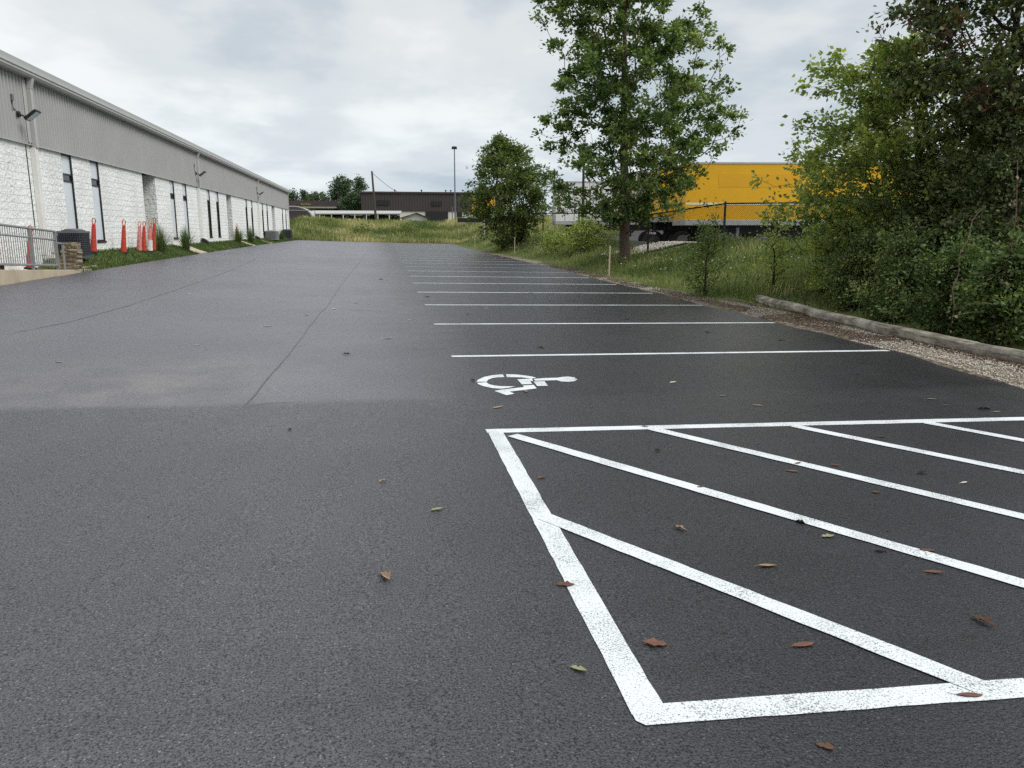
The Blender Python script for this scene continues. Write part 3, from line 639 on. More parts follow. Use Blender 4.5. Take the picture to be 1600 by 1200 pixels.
# stacked stones in front of it
rs = random.Random(11)
def stone(c, s_, rot, label):
    b = MB(); n1_, n2_ = 8, 6; vs = []
    import bmesh
    bm = bmesh.new(); bmesh.ops.create_cube(bm, size=1); bmesh.ops.subdivide_edges(bm, edges=bm.edges[:], cuts=3, use_grid_fill=True)
    for v in bm.verts:
        p = v.co.copy(); q = p.normalized() * .62; p = p.lerp(q, .12)
        p += .11 * noise.noise_vector(p * 2.3 + Vector(c) * 3); v.co = Vector((p.x * s_[0], p.y * s_[1], p.z * s_[2]))
    me = bpy.data.meshes.new('stone_block'); bm.to_mesh(me); bm.free()
    o = link('stone_block', me, M['stone']); o.location = c; o.rotation_euler = (0, 0, rot); tag(o, label, 'stone', 'stones stacked beside the air conditioner'); return o
for (px, py, s_, lb) in [(110, 415, (.42, .40, .15), 'dark flat stone at the bottom of the stack'), (111, 407.5, (.44, .40, .17), 'rough brown stone, second from the bottom of the stack'),
                         (112, 399, (.42, .38, .14), 'square tan stone in the middle of the stack'), (112, 392.5, (.46, .36, .12), 'pale tan slab near the top of the stack'),
                         (107, 384.5, (.21, .3, .17), 'humped tan stone on top of the stack, nearer the railing'), (117, 384, (.21, .28, .17), 'humped tan stone on top of the stack, nearer the grass')]:
    p = V(px, py, 23.6); stone((p.x, 23.6 + rs.uniform(-.05, .05), p.z), s_, rs.uniform(-.2, .2), lb)
for i, (px, lb) in enumerate([(133, 'low dark stone edging the grass beside the ramp'), (146, 'small dark stone at the tip of the grass bank')]):
    p = G(px, 420.5 - i * 2); stone((p.x - .05, p.y + .1, p.z + .02), (.2, .5, .1), .1, lb)

# ------------------------------------------------------------------ delineator cones
def delineator(px, ptop, pbot, label, mt='cone_red', at=None, lean=0.0, body2=None):
    p = at or G(px, pbot); top = V(px, ptop, p.y); h = top.z - p.z
    o = empty('traffic_cone', (p.x, p.y, p.z), label, 'traffic cone', 'tall red traffic cones standing along the wall'); o.rotation_euler = (lean, .10 + lean, 0)
    b = MB(); b.prism([(.145 * math.cos(a), .145 * math.sin(a)) for a in [R(22.5 + 45 * i) for i in range(8)]], 'z', 0, .05); b.build('base', M['rubber'], o)
    c = MB(); c.lathe((0, 0, 0), [(.108, .05), (.105, h * .12), (.094, h * .125), (.084, h * .38), (.079, h * .385), (.066, h * .70), (.061, h * .705), (.053, h * .82), (.027, h * .845)], 14)
    c.build('body', M[mt], o, smooth=False)
    l = MB(); l.tube([(-.03, 0, h * .84), (-.05, 0, h * .90), (-.045, 0, h * .975), (0, 0, h), (.045, 0, h * .975), (.05, 0, h * .90), (.03, 0, h * .84)], .017, 6); l.build('handle', M[mt], o)
    if body2:
        c = MB(); c.lathe((0, 0, 0), [(.117, .052), (.115, h * .12), (.105, h * .126), (.097, h * .37), (.09, h * .372)], 14); c.build('faded_sleeve', M[body2], o)
    return o
delineator(145.5, 340.5, 389, 'red cone standing behind the black air conditioner', at=Vector((-8.98, 27.7, .80)))
delineator(193, 343, 395.5, 'bright red cone standing alone on the grass near the second window')
delineator(217.5, 345.5, 393, 'pale faded red cone, first of the cluster by the alcove', 'cone_faded')
delineator(224.5, 345.5, 393.5, 'bright red cone in the cluster, touching the faded one')
delineator(234, 343.5, 393.5, 'red cone with a white scuffed lower half, by the alcove', 'cone_faded', body2='cone_white')
delineator(239.5, 339.5, 392, 'tallest red cone, behind the nearest clump of tall grass', 'cone_red', lean=.03)
delineator(69, 352.5, 415, 'red cone behind the pickets of the grey handrail', at=Vector((-8.75, 22.2, .52)))
delineator(369, 349.5, 377, 'faint red cone behind a far clump of ornamental grass', 'cone_faded')
# planter with dead plant behind the rail
pl = empty('planter', (-8.6, 19.65, .62), 'brown planter of withered plants behind the handrail pickets', 'planter')
b = MB(); b.box((-.22, -.22, 0), (.22, .22, .10)); b.box((-.25, -.25, .10), (.25, .25, .15)); b.build('pot', M['bark_dark'], pl)
def blades(n, src, hgt, wid, lean, rng, tintf, curve=0.35):
    """n bent blades: src(i)->(x,y,z,scale)"""
    B = np.array([src(i) for i in range(n)], float); az = rng.uniform(0, 2 * np.pi, n); ln = rng.uniform(lean * .2, lean, n)
    h = rng.uniform(hgt[0], hgt[1], n) * B[:, 3]; w_ = rng.uniform(wid[0], wid[1], n) * B[:, 3]
    dx, dy = np.cos(az), np.sin(az); fa = rng.uniform(0, 2 * np.pi, n); wx, wy = np.cos(fa) * w_, np.sin(fa) * w_
    V_ = np.zeros((n, 5, 3)); base = B[:, :3]
    V_[:, 0] = base + np.stack([-wx, -wy, 0 * wx], 1); V_[:, 1] = base + np.stack([wx, wy, 0 * wx], 1)
    mid = base + np.stack([dx * ln * h * .35, dy * ln * h * .35, h * .58], 1)
    V_[:, 2] = mid + np.stack([wx * .8, wy * .8, 0 * wx], 1); V_[:, 3] = mid + np.stack([-wx * .8, -wy * .8, 0 * wx], 1)
    V_[:, 4] = base + np.stack([dx * ln * h, dy * ln * h, h * (1 - curve * ln)], 1)
    idx = np.arange(n)[:, None] * 5
    F_ = np.concatenate([idx + [[0, 1, 2]], idx + [[0, 2, 3]], idx + [[3, 2, 4]]], 0)
    return V_.reshape(-1, 3), F_, np.repeat(tintf(B, rng), 5)
rg = np.random.default_rng(5)
Vb, Fb, Tb = blades(90, lambda i: (rg.normal(0, .08), rg.normal(0, .08), .12, 1), (.15, .42), (.008, .02), .9, rg, lambda B, r: r.uniform(0, 1, len(B)))
npmesh('foliage', Vb, Fb, M['litter'], Tb, parent=pl)

# ------------------------------------------------------------------ ornamental grasses by the wall
def ornamental(px, pb, w_px, h_px, label, seed):
    p = G(px, pb); r = np.random.default_rng(seed); d = p.y
    wm = w_px / F_PX * d; hm = h_px / F_PX * d
    o = empty('ornamental_grass', p, label, 'ornamental grass', 'clumps of ornamental grass along the warehouse')
    n = 520; az = r.uniform(0, 2 * np.pi, n); out_ = np.abs(r.normal(0, .5, n)).clip(0, 1.05); h = hm * r.uniform(.55, 1.05, n) * (1 - .25 * out_); rb = r.uniform(0, .14, n)
    K = 5; tt = np.linspace(0, 1, K); V_ = np.zeros((n, K, 2, 3)); fa = az + np.pi / 2; wd = r.uniform(.004, .009, n)
    for i, t_ in enumerate(tt):
        rad = rb + out_ * wm * .85 * t_ ** 1.5; z = h * (t_ - .18 * out_ * t_ ** 3)
        c = np.stack([np.cos(az) * rad, np.sin(az) * rad, z], 1); wv = (wd * (1 - t_ * .85))[:, None] * np.stack([np.cos(fa), np.sin(fa), 0 * fa], 1)
        V_[:, i, 0] = c - wv; V_[:, i, 1] = c + wv
    idx = (np.arange(n) * K * 2)[:, None]
    F_ = np.concatenate([idx + np.array([[2 * i, 2 * i + 1, 2 * i + 3, 2 * i + 2]]) for i in range(K - 1)], 0)
    npmesh('blades', V_.reshape(-1, 3), F_, M['ornament'], np.repeat(r.uniform(0, 1, n), K * 2), parent=o)
    b = MB(); b.lathe((0, 0, 0), [(.16, -.02), (.14, .08), (.08, .16)], 9); b.build('crown', M['soil'], o)
ornamental(252, 393.5, 38, 42, 'thin clump of ornamental grass next to the red cones', 1)
ornamental(291, 391, 34, 37, 'full clump of ornamental grass between the red cones and the downspout', 2)
ornamental(373, 380, 26, 26, 'clump of ornamental grass in front of the middle alcove', 3)
ornamental(392, 379.5, 26, 28, 'clump of ornamental grass right of the middle alcove', 4)
ornamental(440, 375, 18, 17, 'small clump of ornamental grass by the far air conditioner', 5)
for px, py, lb in ((321, 381.5, 'small black spout at the foot of the middle downspout'), (409, 376.5, 'small black spout at the foot of the farthest downspout')):
    p = G(px, py); o = MB(); o.prism([(-.1, 0), (.3, 0), (.22, .2), (.0, .34), (-.1, .34)], 'y', -.16, .16); q = o.build('drain_spout', M['black'], None, bevel=.02); q.location = (X0 + .16, p.y, .76); tag(q, lb, 'drain', 'black drain spouts at the wall')
# stepping pads between the grass plots
for (yc, lb, ln) in ((40.3, 'pale concrete pad crossing the grass bank by the first alcove', 1.8), (57.0, 'pale concrete pad crossing the grass bank at the middle alcove', 1.3), (66.5, 'small pale concrete pad beyond the far grass clumps', 1.0)):
    b = MB(); xs_ = [LOT_L - .02, LOT_L - .4, LOT_L - .8, X0 + .02]; top_ = [(x, yc + s * ln / 2, ground_h(x, yc) + .03) for x in xs_ for s in (-1, 1)]
    b.add(top_ + [(x, y, z - .14) for x, y, z in top_], [(0, 1, 3, 2), (2, 3, 5, 4), (4, 5, 7, 6), (0, 8, 9, 1), (0, 2, 10, 8), (2, 4, 12, 10), (4, 6, 14, 12), (1, 9, 11, 3), (3, 11, 13, 5), (5, 13, 15, 7)])
    tag(b.build('concrete_pad', M['concrete'], None), lb, 'concrete pad', 'concrete pads across the grass bank')

# ------------------------------------------------------------------ grass areas (stuff)
def tintmix(lo, hi, patch=0.0, sc_=0.3, seed=0):
    def f(B, r):
        t_ = r.uniform(lo, hi, len(B))
        if patch:
            t_ += patch * np.array([noise.noise(Vector((b[0] * sc_, b[1] * sc_, seed))) for b in B])
        return t_.clip(0, 1)
    return f
def area(n, box, ok, r):
    P = []
    while len(P) < n:
        x = r.uniform(box[0], box[1]); y = r.uniform(box[2], box[3])
        if ok(x, y): P.append((x, y))
    return P
rg = np.random.default_rng(21)
PADS = [(40.3, .95), (57.0, .7), (66.5, .55)]
P = area(26000, (X0 + .02, LOT_L + .02, 23.9, 92), lambda x, y: rg.random() < (24 / y) ** 0.8 and not any(abs(y - a) < b for a, b in PADS), rg)
Vb, Fb, Tb = blades(len(P), lambda i: (P[i][0], P[i][1], ground_h(*P[i]) - .01, 0.8 + P[i][1] / 110), (.05, .15), (.004, .009), .9, rg, tintmix(0, .85, .4, .8))
tag(npmesh('grass', Vb, Fb, M['lawn'], Tb), 'short green grass bank along the warehouse', 'grass', kind='stuff')
# far overgrown bank
P = area(42000, (-11, 30, FAR_Y - .1, 116), lambda x, y: rg.random() < (1.0 if y < 92 else .55), rg)
def bl_far(i):
    x, y = P[i]; cl = 1 + .5 * noise.noise(Vector((x * .35, y * .2, 9))); return (x, y, ground_h(x, y) - .03, cl * (0.75 if y < 90 else 1.0))
Vb, Fb, Tb = blades(len(P), bl_far, (.45, 1.0), (.014, .035), .8, rg, tintmix(.15, .88, .75, .22, 4))
tag(npmesh('weeds', Vb, Fb, M['weed'], Tb), 'tall wild grass and weeds on the bank at the far end', 'weeds', kind='stuff')
# right verge and meadow
def okv(x, y):
    ex = edge_x(y)
    if x < ex + ((0.2 + .4 * noise.noise(Vector((x, y * .9, 6)))) if y > 17.5 else 1.75): return False
    if y < 17 and x > ex + 1.5 and x < 12: return rg.random() < .06
    if y < 9: return False
    if y > 34 and x > ex + 5.2: return False
    if y > 30.5 and x > 10.6 + .25 * (y - 30.5) and x > ex + 3.3: return False
    return rg.random() < (16 / max(y, 12)) ** 0.7
P = area(62000, (7.0, 22, 9, 89), okv, rg)
def bl_v(i):
    x, y = P[i]; d = x - edge_x(y); s = .42 + .6 * sm(.4, 2.2, d) * (1.0 if y > 25 else .55)
    s *= 1 + .5 * noise.noise(Vector((x * .7, y * .5, 2))); return (x, y, ground_h(x, y) - .02, s)
Vb, Fb, Tb = blades(len(P), bl_v, (.16, .58), (.006, .015), .95, rg, tintmix(.0, .62, .6, .45, 8))
tag(npmesh('weeds', Vb, Fb, M['weed'], Tb), 'unmown green weeds along the right edge of the lot', 'weeds', kind='stuff')
P = area(26000, (8.5, 17, 15, 31), lambda x, y: x > edge_x(y) + 1.2, rg)
Vb, Fb, Tb = blades(len(P), lambda i: (P[i][0], P[i][1], ground_h(*P[i]) - .01, 1), (.06, .18), (.006, .012), 1.0, rg, tintmix(.0, .55, .6, .5, 3))
tag(npmesh('grass', Vb, Fb, M['weed'], Tb), 'shorter meadow grass sloping up to the chain link fence', 'grass', kind='stuff')
def scatter(n, pos, size, flat, r, tintf=None):
    base = np.array([(1, 0, 0), (0, 1, 0), (-1, 0, 0), (0, -1, 0), (0, 0, 1), (0, 0, -1)], float)
    tri = np.array([(0, 1, 4), (1, 2, 4), (2, 3, 4), (3, 0, 4), (1, 0, 5), (2, 1, 5), (3, 2, 5), (0, 3, 5)])
    C = np.array([pos(i) for i in range(n)]); s = r.uniform(size[0], size[1], n)[:, None, None]
    V_ = base[None] * r.uniform(.6, 1.2, (n, 6, 1)); a = r.uniform(0, 6.28, n); ca, sa = np.cos(a)[:, None], np.sin(a)[:, None]
    V_ = np.stack([V_[..., 0] * ca - V_[..., 1] * sa * .8, V_[..., 0] * sa + V_[..., 1] * ca * .8, V_[..., 2] * flat + .0], -1) * s
    V_ += r.normal(0, .12, V_.shape) * s * np.array([1, 1, flat]); V_ += C[:, None]
    F_ = (tri[None] + (np.arange(n) * 6)[:, None, None]).reshape(-1, 3)
    return V_.reshape(-1, 3), F_, (np.repeat(r.uniform(0, 1, n), 6))
# small white umbels standing over the weeds
rgf = np.random.default_rng(77)
def fpos(i):
    if i % 3: y = rgf.uniform(18, 60); x = edge_x(y) + rgf.uniform(.8, 4.5 if y < 33 else 3.0); return (x, y, ground_h(x, y) + rgf.uniform(.25, .55))
    x = rgf.uniform(-8, 14); y = rgf.uniform(90, 108); return (x, y, ground_h(x, y) + rgf.uniform(.6, 1.0))
Vb, Fb, Tb = scatter(330, fpos, (.018, .04), .35, rgf)
tag(npmesh('wildflowers', Vb, Fb, M['flower'], Tb), 'scattered white wildflower heads over the weeds', 'wildflowers', kind='stuff')
# pebbles and litter on the strip beside the lot
gs = []
for y in frange(2, 60, .25):
    ex = edge_x(y); w_ = 0.95 if y < 17 else .55 + .15 * math.sin(y)
    gs.append((y, ex - .10, ex + w_))
vs = []; 
for y, a, b in gs:
    for i in range(7):
        x = a + (b - a) * i / 6; vs.append((x, y, ground_h(max(x, edge_x(y) + .001), y) + (.008 if i else -.02) + .012 * noise.noise(Vector((x * 4, y * 4, 0)))))
fs = [(j * 7 + i, j * 7 + i + 1, (j + 1) * 7 + i + 1, (j + 1) * 7 + i) for j in range(len(gs) - 1) for i in range(6)]
tag(npmesh('verge', vs, fs, M['gravel_mix'], smooth=True), kind='structure')
rg = np.random.default_rng(8)
def gp(i):
    while True:
        y = 4 + 40 * rg.random() ** 1.9; ex = edge_x(y); u = rg.random(); wv = (.85 if y < 17 else .5)
        x = ex - .03 + wv * u ** (1.1)
        dens = noise.noise(Vector((x * 1.2, y * .8, 4))) * .5 + .5
        if (y < 10.6 and rg.random() < 1.0 - .5 * (x - ex)) or (dens > .56 and rg.random() < .5) or (y > 17 and rg.random() < .55): return (x, y, ground_h(max(x, ex + .001), y) + .014 + (.012 if x > ex + .1 else 0))
Vb, Fb, Tb = scatter(16000, gp, (.005, .016), .6, rg)
tag(npmesh('gravel', Vb, Fb, M['pebble'], Tb), 'pale loose gravel between the asphalt and the log', 'gravel', kind='stuff')
def lp(i):
    while True:
        y = 7.5 + 30 * rg.random() ** 1.7; ex = edge_x(y); x = ex + (1.1 if y < 17 else .5) * rg.random() ** .8
        dens = noise.noise(Vector((x * 1.2, y * .8, 4))) * .5 + .5
        if dens < .60 and not (y < 10.3 and x < ex + .62): return (x, y, ground_h(max(x, ex + .001), y) + .03)
Vb, Fb, Tb = scatter(11000, lp, (.010, .034), .25, rg)
tag(npmesh('leaf_litter', Vb, Fb, M['litter'], Tb), 'brown leaf litter and bark scraps beside the log', 'leaf litter', kind='stuff')
# yard gravel beyond the fence
ys_ = sheet('yard', frange(10.0, 60, 1.5), frange(32.3, 120, 2.5), lambda x, y: ground_h(x, y) if x < 12 else max(ground_h(x, y), 0.3), M['yard'], dz=.04); tag(ys_, kind='structure')
Vb, Fb, Tb = scatter(2500, lambda i: (lambda x, y: (x, y, ground_h(x, y) + .06))(10.3 + 5 * rg.random(), 32.5 + 3.3 * rg.random()), (.03, .08), .7, rg)
tag(npmesh('gravel', Vb, Fb, M['pebble'], Tb), 'pale coarse gravel in the trailer yard behind the fence', 'gravel', kind='stuff')

# ------------------------------------------------------------------ the log edging
lg = MB(); P = [Vector(p) for p in [(8.72, 17.0, 0), (8.34, 14.9, 0), (8.08, 13.05, 0), (7.98, 11.6, 0), (7.90, 10.4, 0), (7.80, 9.0, 0), (7.78, 7.6, 0), (7.80, 5.5, 0)]]
pts = []
for a, b in zip(P, P[1:]):
    n = max(2, int((b - a).length / .09)); pts += [a.lerp(b, i / n) for i in range(n)]
n = 22; vs = []; k = len(pts)
for i, p in enumerate(pts):
    z0 = ground_h(p.x, p.y); r_ = .120 + .010 * noise.noise(Vector((0, p.y * .7, 0)))
    if i == 0: r_ *= .86
    for j in range(n):
        a = 2 * math.pi * j / n; rr_ = r_ * (1 + .07 * noise.noise(Vector((math.cos(a) * 2.2, p.y * .8, math.sin(a) * 2.2))) + .03 * noise.noise(Vector((math.cos(a) * 9, p.y * 6, math.sin(a) * 9))))
        se = (abs(math.cos(a)) ** 3.2 + abs(math.sin(a)) ** 3.2) ** (-1 / 3.2); crk = 1 - .10 * (noise.noise(Vector((j * 1.7, p.y * .45, 9))) > .22); vs.append((p.x + .1 + math.cos(a) * rr_ * .92 * se * crk, p.y, z0 + .075 + math.sin(a) * rr_ * .80 * se * crk))
lg.add(vs, [(i * n + j, i * n + (j + 1) % n, (i + 1) * n + (j + 1) % n, (i + 1) * n + j) for i in range(k - 1) for j in range(n)] + [tuple(range(n)), tuple((k - 1) * n + j for j in range(n))])
tag(lg.build('log', M['log'], None, smooth=True), 'long weathered grey timber log lying along the gravel edge', 'log')

# ------------------------------------------------------------------ trees
def leaf_quads(C, D, size, r, tint, droop=.35):
    """C: leaf centres, D: outward directions; folded pointed leaves of two triangles each"""
    n = len(C); L_ = size * r.uniform(.65, 1.25, n); W_ = L_ * r.uniform(.24, .38, n)
    d = D + r.normal(0, .55, (n, 3)); d[:, 2] -= droop; d /= np.linalg.norm(d, axis=1)[:, None]
    u = np.cross(d, r.normal(0, 1, (n, 3)) + np.array([0, 0, 1.2])); u /= np.linalg.norm(u, axis=1)[:, None] + 1e-9
    nrm = np.cross(d, u)
    V_ = np.zeros((n, 4, 3)); V_[:, 0] = C; V_[:, 2] = C + d * L_[:, None]
    m_ = C + d * (L_ * .45)[:, None] + nrm * (W_ * .25)[:, None]
    V_[:, 1] = m_ + u * W_[:, None]; V_[:, 3] = m_ - u * W_[:, None]
    idx = (np.arange(n) * 4)[:, None]
    F_ = np.concatenate([idx + [[0, 1, 2]], idx + [[0, 2, 3]]], 0)
    return V_.reshape(-1, 3), F_, np.repeat(tint, 4)
def grow(name, base, spine, targets, leafmt, barkmt, nleaf, lsize, seed, label, cat, group=None, trunk_r=.15, tip_r=.006, clump=.22, along=.35, tint=(0, 1), upbias=.5, stems=1, tints=None, parent=None, twigless=False):
    """a tree or shrub: every target point is joined to the skeleton grown so far; leaves sit in clumps at the twig ends.
    spine: trunk points, relative to base; targets: (n,3) relative"""
    r = np.random.default_rng(seed)
    nodes = [np.array(spine[0], float)]; par = [-1]; plen = [0.0]
    for p in spine[1:]:
        a = nodes[-1]; b = np.array(p, float); n = max(1, int(np.linalg.norm(b - a) / .35))
        for i in range(1, n + 1):
            nodes.append(a + (b - a) * i / n + r.normal(0, .01, 3)); par.append(len(nodes) - 2); plen.append(plen[-1] + np.linalg.norm(b - a) / n)
    T = np.array(targets, float); ax = np.array(nodes)
    dist = np.array([np.min(np.linalg.norm(ax - t, axis=1)) for t in T]); order = np.argsort(dist)
    NA = np.zeros((len(nodes) + len(T) * 4 + 10, 3)); NA[:len(nodes)] = nodes; PL = np.zeros(len(NA)); PL[:len(nodes)] = plen; cnt = len(nodes); tips = []
    for ti in order:
        t = T[ti]; d = NA[:cnt] - t; L_ = np.linalg.norm(d, axis=1)
        cost = L_ + .32 * PL[:cnt] + np.where(d[:, 2] > 0, d[:, 2] * 1.6 * upbias * 2, 0) + np.where(L_ > 1e-6, 0, 0)
        j = int(np.argmin(cost)); a = NA[j]; ln = L_[j]; seg = 1 if ln < .5 else 2 if ln < 1.1 else 3; last = j
        for s_ in range(1, seg + 1):
            f = s_ / seg; p = a + (t - a) * f; p[2] += (0.12 * ln * math.sin(math.pi * f) if seg > 1 else 0) * (-1 if upbias > 0 else .5)
            p = p + (r.normal(0, .035 * ln, 3) if s_ < seg else 0)
            NA[cnt] = p; par.append(last); PL[cnt] = PL[last] + ln / seg; last = cnt; cnt += 1
        tips.append(last)
    NA = NA[:cnt]; load = np.zeros(cnt)
    for t_ in tips: load[t_] += 1
    for i in range(cnt - 1, 0, -1):
        load[par[i]] += load[i]
    tot = max(load[0], 1); rad = np.maximum(tip_r, trunk_r * (load / tot) ** .5)
    for i in range(len(nodes)):                     # trunk taper along the spine
        rad[i] = max(rad[i], trunk_r * (1 - .85 * plen[i] / max(plen[-1], .1)))
    b = MB(); kids = [[] for _ in range(cnt)]
    for i in range(1, cnt): kids[par[i]].append(i)
    done = set([0]); starts = [(0, None)]
    while starts:
        s_, frm = starts.pop(); chain = ([frm] if frm is not None else []) + [s_]; c = s_
        while kids[c]:
            ks = sorted(kids[c], key=lambda q: -load[q]); nx_ = ks[0]
            for q in ks[1:]: starts.append((q, c))
            chain.append(nx_); c = nx_
        if len(chain) > 1:
            rr_ = [rad[q] for q in chain]
            if frm is not None: rr_[0] = min(rad[chain[0]], rad[chain[1]] * 1.15)
            mr = max(rr_)
            if frm is None: rr_[0] *= 1.35; rr_[1] *= 1.1
            b.tube([NA[q] for q in chain], rr_, 9 if mr > .08 else 5 if mr > .02 else 3, cap=False)
    if parent is None: o = empty(name, base, label, cat, group)
    else: o = parent
    b.build('trunk', M[barkmt], o, smooth=True)
    # leaves
    tips = np.array(tips); per = r.multinomial(nleaf, r.dirichlet(np.ones(len(tips)) * 2.5)); ctr = NA[0] * 0 + NA[:, :].mean(0)
    own = np.repeat(tips, per); n = len(own); pr = np.array(par)[own]
    f = r.uniform(-along, .15, n)[:, None]
    C = NA[own] + (NA[own] - NA[pr]) * f + r.normal(0, 1, (n, 3)) * np.array([clump, clump, clump * .62]) * r.uniform(.3, 1, (n, 1))
    D = C - NA[own]; D += (NA[own] - NA[pr]) / (np.linalg.norm(NA[own] - NA[pr], axis=1)[:, None] + .01) * .25
    D /= np.linalg.norm(D, axis=1)[:, None] + .001
    ct = r.uniform(-.22, .22, len(NA)); tn = (r.uniform(tint[0], tint[1], n) * .75 + .125 * (tint[0] + tint[1]) + ct[own] * (tint[1] - tint[0])).clip(0, 1)
    if tints: tn = tints(C, tn, own, r)
    Vl, Fl, Tl = leaf_quads(C, D, lsize, r, tn)
    npmesh('foliage', Vl, Fl, M[leafmt], Tl, parent=o)
    return o
RIGHT = np.array([math.cos(YAW), -math.sin(YAW), 0])   # used only to read crown outlines off the photograph
def crown_targets(n, base, prof, r, depth=.85, rag=.35, hole=.0, seed=0, inner=.25):
    """prof: rows (height, extent to the left, extent to the right) of the crown outline; points fill the lobed volume"""
    prof = np.array(prof, float); fwd = np.cross([0, 0, 1], RIGHT); P = []; z0, z1 = prof[:, 0].min(), prof[:, 0].max(); o = np.argsort(prof[:, 0]); rs_ = 3.2 / max(.8, min(4.5, (z1 - z0)))**.7
    tries = 0
    while len(P) < n and tries < n * 60:
        tries += 1
        z = r.uniform(z0, z1); le = np.interp(z, prof[o, 0], prof[o, 1]); ri = np.interp(z, prof[o, 0], prof[o, 2]); c = (ri - le) / 2; hw = (ri + le) / 2
        if r.random() > hw / 4 + .25 and hw < 3: continue
        a = r.uniform(0, 2 * np.pi); q = math.sqrt(r.uniform(inner ** 2, 1))
        q2 = q * (1.06 - rag * (.5 + 1.1 * noise.noise(Vector((math.cos(a) * 2.6 + seed, math.sin(a) * 2.6, z * 1.25 * rs_)))))
        p = RIGHT * (c + math.cos(a) * hw * q2) + fwd * (math.sin(a) * hw * q2 * depth) + np.array([0, 0, z])
        if hole and noise.noise(Vector(p * (.75)) + Vector((seed * 7.3, 0, 0))) < -hole and q < .95: continue
        P.append(p)
    return np.array(P)
def px_prof(base, rows, trunkpx):
    """crown outline rows (pixel height, pixel left, pixel right) -> metres round the trunk base"""
    out_ = []; dist = Vector((math.sin(YAW), math.cos(YAW), 0)).dot(Vector(base)) 
    for py, xl, xr_ in rows:
        d = ray(trunkpx, py); t = dist / Vector((math.sin(YAW), math.cos(YAW), 0)).dot(d); z = CAMZ + d.z * t - base[2]
        s = dist / F_PX * 1.0 / math.cos(PITCH) * 1.0
        out_.append((z, (trunkpx - xl) * s, (xr_ - trunkpx) * s))
    return out_
# 1 the tall maple standing in the verge
tb = G(976, 412); rg = np.random.default_rng(31)
pr = px_prof(tb, [(345, 900, 1030), (318, 850, 1105), (290, 835, 1125), (255, 815, 1130), (235, 822, 1143), (210, 820, 1150), (180, 815, 1145), (150, 832, 1140), (120, 838, 1138), (85, 835, 1130), (60, 838, 1100), (35, 835, 1085), (5, 840, 1060), (-30, 850, 1040), (-70, 890, 1010)], 972)
T = crown_targets(900, tb, pr, rg, rag=.42, hole=.20, seed=2, inner=.15)
hz_ = pr[-1][0]
grow('maple_tree', tb, [(0, 0, -.15), (.0, 0, .5), (-.06, .02, 1.6), (-.1, 0, 3.2), (-.18, 0, 5.0), (-.22, 0, 7.0), (-.25, 0, hz_ - 1.0)], T, 'maple', 'bark', 54000, .155, 31,
     'tall green maple with a bare brown trunk standing in the verge', 'tree', trunk_r=.20, clump=.17, tip_r=.008)
# 2 the bushy tree further along
tb = G(800, 389); rg = np.random.default_rng(32)
pr = px_prof(tb, [(386, 782, 815), (370, 760, 835), (350, 738, 850), (325, 728, 862), (300, 722, 868), (280, 728, 872), (262, 735, 862), (245, 742, 845), (232, 758, 820), (222, 770, 800), (215, 772, 785)], 800)
T = crown_targets(700, tb, pr, rg, rag=.45, hole=.22, seed=5, inner=.1)
grow('bushy_tree', tb, [(0, 0, -.1), (0.1, 0, 1.5), (-.2, .1, 3.5), (-.6, 0, 6.0)], T, 'bushm', 'bark_dark', 26000, .19, 32,
     'dense rounded bushy tree beyond the maple, reaching down to the weeds', 'tree', trunk_r=.14, clump=.26)
# 3 the light boxelder on the right
_q = V(1430, 470, 15.6); tb = Vector((_q.x, 15.6, 0)); tb.z = ground_h(tb.x, tb.y); rg = np.random.default_rng(33)
pr = px_prof(tb, [(470, 1280, 1560), (430, 1255, 1580), (390, 1240, 1600), (350, 1215, 1610), (320, 1210, 1610), (290, 1190, 1600), (260, 1188, 1590), (235, 1196, 1590), (212, 1192, 1580), (192, 1205, 1570), (178, 1300, 1560), (160, 1290, 1560), (142, 1245, 1550), (110, 1240, 1500), (88, 1250, 1440), (66, 1280, 1400)], 1430)
T = crown_targets(1150, tb, pr, rg, rag=.36, hole=.16, seed=9, inner=.1)
grow('boxelder_tree', tb, [(0, 0, -.1), (.1, 0, 1.2), (-.1, .1, 2.4), (-.4, 0, 3.6), (-.6, 0, 4.4)], T, 'elder', 'bark_dark', 46000, .11, 33,
     'light green boxelder leaning over the log with layered drooping sprays', 'tree', trunk_r=.11, clump=.15, tip_r=.004)
# 4 the tall vine-hung tree with reddish dead leaves
_q = V(1570, 470, 13.2); tb = Vector((_q.x, 13.2, 0)); tb.z = ground_h(tb.x, tb.y); rg = np.random.default_rng(34)
pr = px_prof(tb, [(420, 1450, 1760), (370, 1430, 1790), (320, 1420, 1800), (270, 1400, 1810), (220, 1390, 1810), (180, 1370, 1810), (140, 1352, 1810), (110, 1345, 1800), (80, 1335, 1790), (50, 1330, 1780), (20, 1330, 1760), (-20, 1345, 1740), (-60, 1360, 1720), (-150, 1440, 1680)], 1570)
T = crown_targets(1200, tb, pr, rg, rag=.40, hole=.18, seed=12, inner=.1)
def dead(C, tn, own, r):
    patch = np.array([noise.noise(Vector(c * .9) + Vector((3, 1, 8))) for c in C])
    return np.where((patch > .20) & (C[:, 2] > 3.4) & (r.random(len(C)) < .45), r.uniform(.87, 1, len(C)), np.minimum(tn, .83))
grow('vine_hung_tree', tb, [(0, 0, -.1), (-.1, 0, 1.5), (-.2, .1, 3.0), (-.3, .2, 4.6), (-.2, .2, 6.2)], T, 'viney', 'bark_dark', 44000, .11, 34,
     'tall dark tree hung with vines and reddish dead leaves', 'tree', trunk_r=.16, clump=.17, tip_r=.004, tints=dead)
